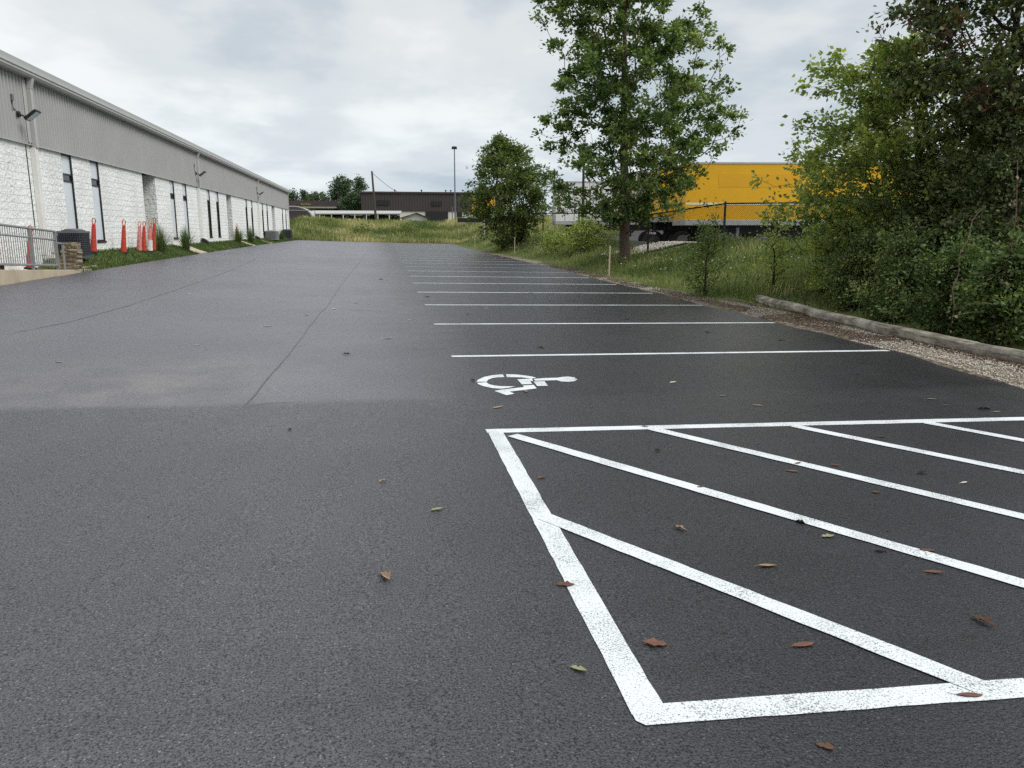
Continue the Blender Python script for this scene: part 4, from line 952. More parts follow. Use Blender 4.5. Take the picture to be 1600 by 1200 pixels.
# 5 undergrowth shrubs behind the log, each its own
def shrub(px, py, left, right, top, n, seed, label, leafmt='shrubm', size=.07, name='shrub', group=None, at=None, depth=.8, clump=.13, nl=None, tint=(0, 1), hole=.2):
    p = at or G(px, py); r = np.random.default_rng(seed)
    mid_ = (py + top) / 2
    pr = px_prof(p, [(py - 4, px - left * .55, px + right * .55), (py - (py - top) * .25, px - left * .9, px + right * .9), (mid_, px - left, px + right), (py - (py - top) * .8, px - left * .8, px + right * .8), (top, px - left * .25, px + right * .25)], px)
    T = crown_targets(n, p, pr, r, rag=.6, hole=hole, seed=seed, inner=.05, depth=depth)
    hh = pr[-1][0]; ext = []                      # shoots sticking out of the mass
    for _ in range(max(4, n // 9)):
        q = T[r.integers(len(T))]; dv = q * np.array([1, 1, .4]) + np.array([0, 0, hh * r.uniform(.1, .6)]); dv /= np.linalg.norm(dv) + .01
        for f in (.5, 1.0): ext.append(q + dv * hh * r.uniform(.12, .38) * f)
    T = np.concatenate([T, np.array(ext)])
    return grow(name, p, [(0, 0, -.05), (.02, 0, hh * .25), (0, .02, hh * .5)], T, leafmt, 'bark_dark', nl or n * 38, size, seed, label, 'shrub', group, trunk_r=.03, clump=clump, tip_r=.003, tint=tint, upbias=.8)
UG = 'undergrowth shrubs behind the log'
def gat(x, y): return Vector((x, y, ground_h(x, y)))
def pat(px, Y): q = V(px, 470, Y); return gat(q.x, Y)
shrub(1292, 462, 50, 60, 335, 240, 41, 'bright green shrub at the left end of the undergrowth, behind the log end', 'elder', .06, group=UG, at=pat(1292, 17.2))
shrub(1335, 486, 70, 70, 360, 330, 42, 'dark shrub behind the log under the boxelder sprays', 'shrubm', .06, group=UG, at=pat(1335, 14.6))
shrub(1410, 508, 75, 75, 380, 330, 43, 'dark green shrub in the middle of the undergrowth behind the log', 'shrubm', .06, group=UG, at=pat(1410, 12.8))
shrub(1500, 528, 80, 80, 395, 330, 44, 'shaded dark shrub behind the log below the hanging dead leaves', 'shrubm', .065, group=UG, at=pat(1500, 11.0), tint=(0, .8))
shrub(1590, 550, 80, 90, 400, 330, 45, 'leafy shrub at the right edge of the photo above the log', 'shrubm', .075, group=UG, at=pat(1590, 9.9), tint=(0, .85))
shrub(1440, 460, 110, 110, 250, 420, 46, 'tall thicket between the boxelder and the log', 'viney', .07, group=UG, at=pat(1440, 14.2), tint=(0, .8))
shrub(1560, 450, 100, 130, 240, 420, 47, 'tall dark thicket below the vine hung tree', 'viney', .075, group=UG, at=pat(1560, 11.8), tint=(0, .82))
shrub(1350, 440, 80, 90, 300, 300, 48, 'green thicket in front of the yellow trailer right of the meadow', 'bushm', .07, group=UG, at=pat(1350, 18.5))
shrub(1490, 420, 120, 140, 200, 420, 49, 'deep thicket filling the back of the undergrowth', 'shrubm', .09, group=UG, at=pat(1490, 17.0), tint=(0, .7))
# 6 young shrubs in the meadow
shrub(1100, 462, 42, 45, 352, 90, 51, 'young shrub with many thin stems near the lot edge', 'bushm', .07, clump=.14, nl=2300, hole=.0)
shrub(1207, 452, 40, 48, 330, 70, 52, 'spindly sapling left of the undergrowth with bare lower stem', 'elder', .07, clump=.14, nl=1500, hole=.0)
shrub(1165, 385, 45, 60, 335, 120, 53, 'leafy bush growing at the foot of the chain link fence', 'bushm', .10, clump=.22, nl=3000)
shrub(1225, 378, 45, 45, 340, 120, 54, 'leafy bush under the fence next to the undergrowth', 'bushm', .10, clump=.22, nl=3000)
shrub(915, 396, 45, 50, 345, 150, 55, 'bright green weedy bush left of the maple trunk', 'elder', .11, clump=.25, nl=4200)
shrub(870, 396, 28, 30, 362, 90, 56, 'low weedy bush between the bushy tree and the maple', 'elder', .11, clump=.22, nl=2200)
shrub(640, 368, 26, 26, 344, 40, 57, 'low dark green weed clump on the far bank', 'bushm', .2, clump=.4, nl=900)
shrub(565, 372, 18, 18, 350, 40, 58, 'dark weed clump left of the middle of the far bank', 'bushm', .2, clump=.4, nl=700)
# vine with dead leaves, sumac fronds
def frond_plant(base, n, L_, seed, label):
    r = np.random.default_rng(seed); o = empty('sumac', base, label, 'plant', 'sumac plants in the undergrowth'); st = MB(); C = []; D = []; tn = []
    h = L_ * 1.1; st.tube([(0, 0, 0), (.03, 0, h * .5), (0, .03, h)], [.018, .014, .009], 5)
    V_, F_, T_ = [], [], []; k = 0
    for i in range(n):
        az = i * 2.4 + r.uniform(-.3, .3); up = r.uniform(.15, .8); s0 = np.array([0, 0, h * r.uniform(.55, 1.0)]); d = np.array([math.cos(az), math.sin(az), up]); d /= np.linalg.norm(d)
        pts = []
        for j in range(13):
            f = j / 12; pts.append(s0 + d * L_ * f + np.array([0, 0, -.38 * L_ * f * f]))
        st.tube([tuple(p) for p in pts], [.006] * 12 + [.003], 3, cap=False)
        side = np.cross(d, [0, 0, 1]); side /= np.linalg.norm(side)
        for j in range(2, 13):
            ll = L_ * .26 * math.sin(math.pi * (j + 1) / 15) ** .7
            for s_ in (-1, 1):
                a = pts[j]; dirv = side * s_ * .9 + d * .35 + np.array([0, 0, -.25]) + r.normal(0, .06, 3); dirv /= np.linalg.norm(dirv); wv = np.cross(dirv, [0, 0, 1]) ; wv = wv / np.linalg.norm(wv) * ll * .14
                m_ = a + dirv * ll * .4
                V_ += [a, m_ + wv, a + dirv * ll, m_ - wv]; F_.append((k, k + 1, k + 2, k + 3)); k += 4; T_ += [r.uniform(.45, 1)] * 4
    st.build('stem', M['bark_dark'], o); npmesh('foliage', V_, F_, M['bushm'], T_, parent=o)
frond_plant(pat(1458, 11.5), 7, .62, 61, 'sumac with long fern like fronds behind the middle of the log')
frond_plant(pat(1555, 9.75), 7, .55, 62, 'sumac fronds behind the log near the right edge of the photo')
frond_plant(pat(1530, 10.6), 8, .8, 63, 'taller sumac standing deeper in the undergrowth')
def vine(pts, seed, label, n=120, sz=.07):
    r = np.random.default_rng(seed); P = [np.array(p) for p in pts]; base = P[0]; o = empty('vine', base, label, 'vine'); st = MB(); st.tube([tuple(p - base) for p in P], [.007] * (len(P) - 1) + [.003], 4); st.build('stem', M['bark'], o)
    C = []
    for _ in range(n):
        i = r.integers(1, len(P)); f = r.random(); C.append(P[i - 1] + (P[i] - P[i - 1]) * f - base + r.normal(0, .05, 3))
    C = np.array(C); Vl, Fl, Tl = leaf_quads(C, np.tile([0, 0, -1.], (len(C), 1)), sz, r, r.uniform(.88, 1, len(C))); npmesh('foliage', Vl, Fl, M['litter'], Tl * (.62 if seed % 2 == 0 else .93), parent=o)
def vp(px, py, Y): v = V(px, py, Y); return (v.x, v.y, v.z)
vine([vp(1590, 250, 10.2), vp(1588, 330, 10.0), vp(1582, 380, 9.9), vp(1572, 420, 9.8), vp(1568, 450, 9.8)], 72, 'hanging strand of brown dead leaves at the right edge', 90)
vine([vp(1530, 330, 10.4), vp(1519, 345, 10.1), vp(1514, 372, 9.9), vp(1500, 396, 9.75), vp(1497, 430, 9.7), vp(1488, 452, 9.6), vp(1491, 480, 9.5), vp(1486, 510, 9.5)], 73, 'bare pale vine stem with a few withered leaves above the log', 26, .05)

# ------------------------------------------------------------------ wooden laths
for px, pt, pb, lb in ((951.5, 385, 432, 'thin pale wooden lath left of the maple trunk'), (804, 371, 398, 'thin pale wooden lath in front of the bushy tree'), (742, 367, 389, 'farthest thin wooden lath, at the bend of the lot edge')):
    p = G(px, pb); t = V(px + .8, pt, p.y); b = MB(); b.box((-.024, -.012, -.05), (.024, .012, t.z - p.z)); b.prism([(-.024, t.z - p.z), (.024, t.z - p.z), (0, t.z - p.z + .05)], 'y', -.012, .012)
    o = b.build('wooden_lath', M['lath'], None); o.location = p; o.rotation_euler = (0.0, .015, -YAW); tag(o, lb, 'stake', 'wooden laths marking the verge')

# ------------------------------------------------------------------ chain link fence
FH = 1.5
fp = []
for px, pt, Y in ((780, 336, 64), (848.7, 333.5, 50), (904.6, 333.5, 41), (982.7, 334.5, 33.5), (1014, 335.5, 31.2), (1133.5, 318, 27.6), (1262, 316.5, 25.0), (1400, 316, 23), (1560, 316, 21)):
    t = V(px, pt, Y); fp.append(t)
fence = empty('chain_link_fence', (fp[4].x, fp[4].y, fp[4].z - FH), 'black chain link fence between the meadow and the trailer yard', 'fence')
fb = fence.location
for i, p in enumerate(fp):
    b = MB(); b.tube([p - fb + Vector((0, 0, -FH - .3)), p - fb + Vector((0, 0, .04))], .045, 8); b.lathe(tuple(p - fb + Vector((0, 0, .04))), [(.05, 0), (.04, .03), (.012, .05)], 8); b.build('post', M['black'], fence)
b = MB(); b.tube([p - fb for p in fp], .028, 6); b.build('top_rail', M['black'], fence)
mesh_v, mesh_f = [], []; k = 0
for a, b_ in zip(fp[2:], fp[3:]):
    d = b_ - a; ln = d.length; n = int(ln / .075)
    for i in range(-int(FH / .075), n):
        for s_ in (0, 1):
            # a wire that runs diagonally from top to bottom
            f0 = i * .075; f1 = f0 + FH
            z0, z1 = (0, -FH) if s_ else (-FH, 0)
            c0, c1 = max(f0, 0), min(f1, ln)
            if c1 <= c0: continue
            za = z0 + (z1 - z0) * (c0 - f0) / FH; zb = z0 + (z1 - z0) * (c1 - f0) / FH
            p = a + d * (c0 / ln) - fb + Vector((0, 0, za)); q = a + d * (c1 / ln) - fb + Vector((0, 0, zb))
            wv = .0055
            mesh_v += [p + Vector((0, 0, wv)), p - Vector((0, 0, wv)), q - Vector((0, 0, wv)), q + Vector((0, 0, wv))]; mesh_f.append((k, k + 1, k + 2, k + 3)); k += 4
npmesh('wire_mesh', [tuple(v) for v in mesh_v], mesh_f, M['black'], parent=fence)

# ------------------------------------------------------------------ trailers
def wheel(parent, c, r_=.5, w_=.28):
    b = MB(); 
    def ring(prof, m, nm, par):
        mb = MB(); n = 22; vs = []
        for rr_, yy in prof:
            for j in range(n): a = 2 * math.pi * j / n; vs.append((c[0] + rr_ * math.cos(a), c[1] + yy, c[2] + rr_ * math.sin(a)))
        k = len(prof); mb.add(vs, [(i * n + j, i * n + (j + 1) % n, (i + 1) * n + (j + 1) % n, (i + 1) * n + j) for i in range(k - 1) for j in range(n)] + [tuple(range(n)), tuple((k - 1) * n + j for j in range(n))])
        return mb.build(nm, m, par)
    wo_ = ring([(r_ * .6, -w_ / 2), (r_ * .95, -w_ / 2), (r_, -w_ / 2 + .05), (r_, w_ / 2 - .05), (r_ * .95, w_ / 2), (r_ * .6, w_ / 2)], M['rubber'], 'wheel', parent)
    ring([(.08, -w_ / 2 - .02), (.12, -w_ / 2 + .02), (r_ * .5, -w_ / 2 + .04), (r_ * .58, -w_ / 2 - .005)], M['ac_grey'], 'rim', wo_)
def trailer(name, origin, ang, L_, zb, zt, label, body, stripe=True, wheels_at='far', rear=False, Wd=2.6):
    """origin: bottom corner of the near side, body runs along +x"""
    g0 = 0.5; o = empty(name, (origin[0], origin[1], g0), label, 'trailer', 'semi trailers parked in the yard', ang); h0, h1 = zb - g0, zt - g0
    b = MB(); b.box((0.02, .02, h0 + .25), (L_ - .02, Wd - .02, h1 - .10)); bo = b.build('body', M[body], o)
    if stripe:
        b = MB(); b.box((.02, .010, h0 + .94), (L_ - .02, .018, h0 + 1.03)); b.build('stripe', M['white'], o)
        b = MB(); b.box((1.5, .014, h0 + 1.75), (L_ - 2, .0185, h0 + 2.35)); b.build('repainted_patch', M['yellow2'], o)
    else:
        b = MB()
        x = .6
        while x < L_ - .3: b.box((x, .004, h0 + .26), (x + .03, .018, h1 - .1)); x += .6
        b.build('side_seams', M['trail_rail'], o)
    b = MB(); b.box((0, 0, h0), (L_, Wd, h0 + .25)); b.build('bottom_rail', M['trail_rail'], o, bevel=.01)
    b = MB(); b.box((0, 0, h1 - .10), (L_, Wd, h1)); b.build('top_rail', M['trail_rail'], o, bevel=.015)
    for cx0, cx1, cy0, cy1 in ((-.012, .02, 0, .10), (L_ - .02, L_ + .012, 0, .1), (-.012, .02, Wd - .1, Wd)):
        b = MB(); b.box((cx0, cy0, h0 + .25), (cx1, cy1, h1 - .1)); b.build('corner_post', M['trail_rail'] if not stripe else M['yellow'], o)
    ch = MB(); ch.box((.8, .7, h0 - .38), (L_ - .4, .85, h0 - .002)); ch.box((.8, Wd - .85, h0 - .38), (L_ - .4, Wd - .7, h0 - .002)); ch.box((4.5, .5, h0 - .75), (min(L_ - 4, 8.5), .69, h0 - .30))
    x = 1.
    while x < L_ - .5: ch.box((x, .15, h0 - .1), (x + .08, Wd - .15, h0 - .003)); x += .8
    ch.build('chassis', M['chassis'], o)
    wx = () if wheels_at is None else (L_ - 3.4, L_ - 2.1) if wheels_at == 'far' else (1.4, 2.7)
    for q in wx:
        wheel(o, (q, .25, .5)); wheel(o, (q, Wd - .25, .5))
        b = MB(); b.box((q - .07, .3, .42), (q + .07, Wd - .3, .58)); b.build('axle', M['chassis'], o)
    lx = 2.6 if wheels_at == 'far' else L_ - 2.8 if wheels_at else 1.2
    b = MB(); b.box((lx, .45, .04), (lx + .13, .58, h0)); b.box((lx, Wd - .58, .04), (lx + .13, Wd - .45, h0)); b.box((lx - .1, .38, 0), (lx + .23, .66, .05)); b.box((lx + .03, .5, .5), (lx + .09, Wd - .5, .57)); b.build('landing_gear', M['trail_rail'], o)
    if rear:
        b = MB(); b.box((-.03, .5, h0 - .55), (.05, .6, h0)); b.box((-.03, Wd - .6, h0 - .55), (.05, Wd - .5, h0)); b.build('bumper_bracket', M['chassis'], o)
        for i in range(8):
            b = MB(); b.box((-.05, .2 + i * .28, h0 - .62), (.03, .2 + (i + 1) * .28 - .004, h0 - .52)); b.build('bumper_band', M['redstripe'] if i % 2 else M['white'], o)
    return o
pa = V(1070, 352, 35.5); pb_ = V(1250, 351.5, 35.5 - 0.3)
ang = math.atan2(-YAW * 0 - .14, 1)
trailer('semi_trailer', (pa.x, pa.y), R(-8.5), 10.8, pa.z, V(1140, 252, 34.9).z, 'long bright yellow box trailer with a thin white side stripe, nearest the fence', 'yellow')
p2 = V(1026, 347, 39.5); o2 = trailer('semi_trailer', (p2.x, p2.y), R(-8.5), 9.5, p2.z, V(1040, 262, 39.5).z, 'yellow trailer standing half behind the long yellow one', 'yellow', stripe=False, wheels_at='near', rear=True)
p3 = V(985, 347, 42.5); trailer('semi_trailer', (p3.x, p3.y), R(-8.5), 6.0, p3.z, V(1000, 268, 42.5).z, 'cream white trailer seen just right of the maple trunk', 'cream', stripe=False, wheels_at='near', rear=True)
p4 = V(868, 351, 50); trailer('semi_trailer', (p4.x, p4.y), R(-8.5), 9.0, p4.z, V(880, 283, 50).z, 'pale grey white trailer seen between the bushy tree and the maple', 'white', stripe=False, wheels_at='near')
p5 = V(738, 336, 84); trailer('semi_trailer', (p5.x, p5.y), R(-8), 2.4, p5.z, V(745, 306, 84).z, 'yellow trailer glimpsed through the left side of the bushy tree', 'yellow', stripe=False, wheels_at=None)
# lamp mast behind the maple
p = V(910, 352, 46); t = V(913, 236, 46); b = MB(); b.tube([(0, 0, -.5), (.02, 0, (t.z - p.z))], [.10, .06], 8); mo = empty('yard_lamp', p, 'dark slender lamp mast left of the maple trunk', 'lamp post'); b.build('mast', M['black'], mo)
b = MB(); b.box((-.35, -.15, t.z - p.z - .02), (.35, .15, t.z - p.z + .1)); b.build('lamp_head', M['black'], mo)

# ------------------------------------------------------------------ far background
def far_box(nm, px0, px1, pt, pb, Y, depth, m, parent, mi=0, drop=0.0, bevel=0):
    a = V(px0, pb, Y); b = V(px1, pt, Y); mb = MB(); o = Vector(parent.location); mb.box((a.x - o.x, a.y - o.y, a.z - o.z - drop), (b.x - o.x, a.y - o.y + depth, b.z - o.z)); return mb.build(nm, m, parent)
bz = V(565, 340, 165); brown = empty('industrial_building', bz, 'long dark brown metal sided building beyond the weeds', 'building')
def bw(px, py, Y=165): v = V(px, py, Y); return (v.x - bz.x, v.y - bz.y, v.z - bz.z)
a = bw(565, 330); b_ = bw(790, 303.6); st = .55; x = a[0]; mb = MB(); prof = []
while x < b_[0]: prof += [(x, 0), (x + .33, 0), (x + .37, -.09), (x + .5, -.09)]; x += st
k = len(prof); mb.add([(q, w_, a[2]) for q, w_ in prof] + [(q, w_, b_[2]) for q, w_ in prof], [(i, i + 1, i + 1 + k, i + k) for i in range(k - 1)])
mb.box((a[0], .02, a[2]), (b_[0], 25, b_[2])); mb.build('siding', M['brown_siding'], brown)
mb = MB(); mb.box((a[0], .15, -3), (b_[0], 24.9, a[2] - .002)); mb.build('lower_wall', M['cream'], brown)
mb = MB(); mb.box((a[0] - .2, -.25, b_[2]), (b_[0] + .2, 25.2, b_[2] + .35)); mb.build('roof', M['brown_roof'], brown)
for x0, x1, y0, y1 in ((588, 608, 313, 320.5), (674.5, 689.5, 314.5, 321.5)):
    p, q = bw(x0, y1), bw(x1, y0); mb = MB(); mb.box((p[0], -.2, p[2]), (q[0], -.1, q[2])); mb.build('louvre', M['bronze'], brown)
p, q = bw(665, 345), bw(700, 330.5); mb = MB(); mb.box((p[0], -.05, -3), (q[0], .14, q[2])); mb.build('loading_door', M['bronze'], brown)
p, q = bw(714, 345), bw(722, 331); mb = MB(); mb.box((p[0], -.05, -3), (q[0], .14, q[2])); mb.build('loading_door', M['bronze'], brown)
for px in (618, 661, 700, 708):
    p = bw(px, 303); mb = MB(); mb.tube([(p[0], 5, b_[2] + .3), (p[0], 5, b_[2] + .8)], .1, 6); mb.lathe((p[0], 5, b_[2] + .8), [(.2, 0), (.2, .15), (.05, .25)], 8); mb.build('roof_vent', M['bronze'], brown)
# long open shed with white roof
sz = V(481, 342, 135); shed = empty('open_shed', sz, 'long low open shed with a white metal roof in front of the brown building', 'shed')
def sw(px, py, Y=135): v = V(px, py, Y); return (v.x - sz.x, v.y - sz.y, v.z - sz.z)
a, b_ = sw(481, 333.3), sw(626, 333.3); c = sw(487, 328.8, 139)
mb = MB(); mb.add([(a[0], 0, a[2]), (b_[0], 0, b_[2]), (b_[0] + .3, 4, c[2]), (a[0] + .6, 4, c[2]), (a[0], 0, a[2] - .15), (b_[0], 0, b_[2] - .15), (b_[0] + .3, 4, c[2] - .15), (a[0] + .6, 4, c[2] - .15)], [(0, 1, 2, 3), (7, 6, 5, 4), (0, 4, 5, 1), (1, 5, 6, 2), (2, 6, 7, 3), (3, 7, 4, 0)]); mb.build('roof', M['siding_pale'], shed)
mb = MB(); mb.box((a[0], 3.8, -3), (b_[0], 3.95, c[2] - .2)); mb.build('back_wall', M['chassis'], shed)
for i in range(9):
    x = a[0] + (b_[0] - a[0]) * i / 8; mb = MB(); mb.box((x - .06, .1, -3), (x + .06, .22, a[2] - .15)); mb.build('post', M['downspout'], shed)
for x0, x1, lb in ((534, 578, 'low white panel van parked under the open shed roof, long one'), (602, 626, 'short white panel van parked at the right end of the open shed')):
    p = V(x0, 341, 136.2); q = V(x1, 334.8, 136.2); o = empty('parked_van', p, lb, 'van', 'white vehicles under the open shed')
    L_ = q.x - p.x; hh = q.z - p.z; mb = MB(); mb.prism([(0, .4), (L_, .4), (L_, hh), (.6, hh), (.15, hh * .62), (0, hh * .55)], 'y', 0, 1.8); mb.build('body', M['white'], o, bevel=.08)
    mb = MB(); mb.prism([(.5, hh * .62), (1.5, hh * .62), (1.5, hh * .9), (.72, hh * .9)], 'y', -.012, 1.812); mb.build('window', M['darkglass'], o)
    for wx_ in (.9, L_ - .9): wheel(o, (wx_, .05, .35), .35, .2)
p = V(458, 338, 128); ah = empty('arched_shelter', p, 'low arch roofed shelter at the far corner of the warehouse', 'shelter'); mb = MB()
hw = 3.0; prof = [(hw * math.cos(R(t_)), 1.9 * math.sin(R(t_)) - .3) for t_ in range(0, 181, 12)]; mb.prism(prof, 'y', 0, 8); mb.build('shell', M['gutter'], ah)
mb = MB(); mb.prism([(x * .93, z * .92) for x, z in prof], 'y', -.05, -.01); mb.build('front', M['brown_siding'], ah)
mb = MB(); mb.box((-3.4, -.4, -1), (-3.3, -.3, 1.0)); mb.box((3.3, -.4, -1), (3.4, -.3, 1.0)); mb.tube([(-3.4, -.35, .9), (3.4, -.35, .9)], .05, 5); mb.build('gate', M['galv'], ah)
# filling-station style canopy with lettering
cz = V(452, 345, 190); cn = empty('sign_canopy', cz, 'dark flat canopy with small yellow lettering beyond the warehouse end', 'canopy')
def cw(px, py, Y=190): v = V(px, py, Y); return (v.x - cz.x, 0, v.z - cz.z)
a, b_ = cw(440, 321.5), cw(533, 314.0); mb = MB(); mb.box((a[0], 0, a[2]), (b_[0], 12, b_[2])); mb.build('fascia', M['canopy'], cn)
a2 = cw(440, 324.6); mb = MB(); mb.box((a[0] + .5, .3, a2[2]), (b_[0] - 1.2, 11, a[2] - .003)); mb.build('soffit', M['cream'], cn)
for px in (524, 529.5, 470):
    q = cw(px, 330); mb = MB(); mb.box((q[0] - .4, 2, -3), (q[0] + .4, 2.8, a2[2] - .003)); mb.build('column', M['chassis'], cn)
mb = MB(); q0, q1 = cw(440, 336), cw(532, 325.5); mb.box((q0[0], 10, -3), (q1[0], 10.3, a2[2])); mb.build('back_wall', M['brown_siding'], cn)
tx = bpy.data.curves.new('lettering', 'FONT'); tx.body = 'Dari Delite'; tx.size = .95; tx.extrude = .04; tx.materials.append(M['signyel'])
q = cw(470.2, 320.0); to = bpy.data.objects.new('lettering', tx); COL.objects.link(to); to.parent = cn; to.location = (q[0], -.06, q[2]); to.rotation_euler = (math.pi / 2, 0, 0)
bpy.context.view_layer.update(); wtx = max(to.dimensions.x, .1); s_ = (cw(485.5, 320)[0] - q[0]) / wtx; to.scale = (s_, s_, s_)
me_ = bpy.data.meshes.new_from_object(to.evaluated_get(bpy.context.evaluated_depsgraph_get())); nw = bpy.data.objects.new('lettering', me_); COL.objects.link(nw); nw.parent = cn; nw.location = to.location; nw.rotation_euler = to.rotation_euler; nw.scale = to.scale; bpy.data.objects.remove(to); nw.name = 'lettering'
# little gabled shed
p = V(648, 342, 125); gh = empty('gabled_shed', p, 'small white gabled shed roof poking above the weeds', 'shed'); mb = MB(); mb.box((-1.9, 0, -2), (1.9, 4, .1)); mb.prism([(-1.9, .1), (1.9, .1), (0.3, .75)], 'y', 0, 4); mb.build('wall', M['gutter'], gh)
mb = MB()
for s_ in ((-2.3, -.02, .3, .92), (2.3, .02, .3, .92)): mb.prism([(s_[0], .0), (s_[2], .80), (s_[2], .95), (s_[0], .15)], 'y', -.3, 4.2)
mb.build('roof', M['brown_roof'], gh)
# leaning utility pole with its wire
p = V(588, 343, 118); t = V(581, 267.5, 118); up_ = empty('utility_pole', p, 'leaning dark wooden utility pole above the weeds', 'utility pole'); d = t - p; mb = MB(); mb.tube([(0, 0, -1.2), tuple(d)], [.19, .13], 9); mb.build('pole', M['pole_wood'], up_)
q = V(652, 303, 160) - p; a = Vector(d) * .97; mb = MB(); mb.tube([a.lerp(q, i / 12) - Vector((0, 0, 1.2 * math.sin(math.pi * i / 12))) for i in range(13)], .03, 4); mb.build('wire', M['black'], up_)
# tall light pole
p = V(711.3, 343, 112); t = V(710, 233, 112); lp_ = empty('light_pole', p, 'tall thin steel light pole left of the bushy tree', 'light pole'); mb = MB(); mb.tube([(0, 0, -1.5), tuple(t - p)], [.11, .07], 8); mb.build('pole', M['steel_pole'], lp_)
mb = MB(); mb.prism([(-.38, (t - p).z), (.38, (t - p).z), (.30, (t - p).z + .35), (-.30, (t - p).z + .35)], 'y', -.2, .2); mb.build('lamp_head', M['black'], lp_)
p = V(707, 345, 150); b = MB(); b.tube([(0, 0, -2), (0, 0, 2.6)], .08, 6); o = b.build('fence_post', M['steel_pole'], None); o.location = p; tag(o, 'short thin post in front of the brown building', 'post')
# distant trees
def far_tree(px, pb, left, right, top, Y, n, nl, seed, label, size=.5):
    p = V(px, pb, Y); r = np.random.default_rng(seed); m_ = (pb + top) / 2
    pr = px_prof(p, [(pb - 3, px - left * .5, px + right * .5), (pb - (pb - top) * .3, px - left, px + right), (m_, px - left * .9, px + right * .95), (top + (pb - top) * .15, px - left * .6, px + right * .6), (top, px - left * .2, px + right * .25)], px)
    T = crown_targets(n, p, pr, r, rag=.45, hole=.1, seed=seed, inner=.1, depth=.8); hh = pr[-1][0]
    grow('distant_tree', p, [(0, 0, -2.5), (0, 0, hh * .3), (0, 0, hh * .8)], T, 'faleaf', 'bark_dark', nl, size, seed, label, 'tree', 'trees beyond the far buildings', trunk_r=.3, clump=.9 * size * 1.6, tip_r=.03)
far_tree(538, 334, 24, 18, 275, 205, 260, 5000, 81, 'large round tree left of the brown building', .55)
far_tree(563, 334, 14, 14, 277, 212, 170, 3000, 82, 'loose tree rising at the corner of the brown building', .5)
far_tree(549, 333, 14, 16, 301, 182, 130, 2600, 83, 'dense low round tree in front of the taller far ones', .45)
far_tree(458, 322, 8, 8, 299, 230, 60, 900, 84, 'small tree next to the end of the warehouse roof', .5)
far_tree(475, 322, 6, 7, 299, 235, 50, 800, 85, 'thin tree above the yellow lettering of the canopy', .5)
far_tree(485, 322, 6, 6, 305, 238, 40, 600, 86, 'low tree just right of the canopy lettering', .5)
far_tree(494, 322, 8, 6, 301, 240, 50, 800, 87, 'small open tree above the middle of the canopy', .5)
far_tree(505, 322, 7, 7, 303, 243, 50, 800, 88, 'small tree above the right half of the canopy', .5)
far_tree(900, 350, 60, 60, 318, 150, 140, 2600, 89, 'low distant trees behind the pale trailers', .7)
# woods closing the horizon to the right of the yard
rg = np.random.default_rng(91)
C = np.stack([rg.uniform(40, 190, 9000), rg.uniform(150, 175, 9000), rg.uniform(0, 1, 9000)], 1)
C[:, 2] = [(5 + 2.5 * noise.noise(Vector((c[0] * .08, 0, 3))) + 1.5 * noise.noise(Vector((c[0] * .3, 0, 3)))) * math.sqrt(max(c[2], .001)) for c in C]
Vl, Fl, Tl = leaf_quads(C, np.tile([0, 0, 1.], (len(C), 1)), 1.1, rg, rg.uniform(0, 1, len(C)))
tag(npmesh('woods', Vl, Fl, M['faleaf'], Tl), 'far low woods beyond the trailer yard', 'woods', kind='stuff')

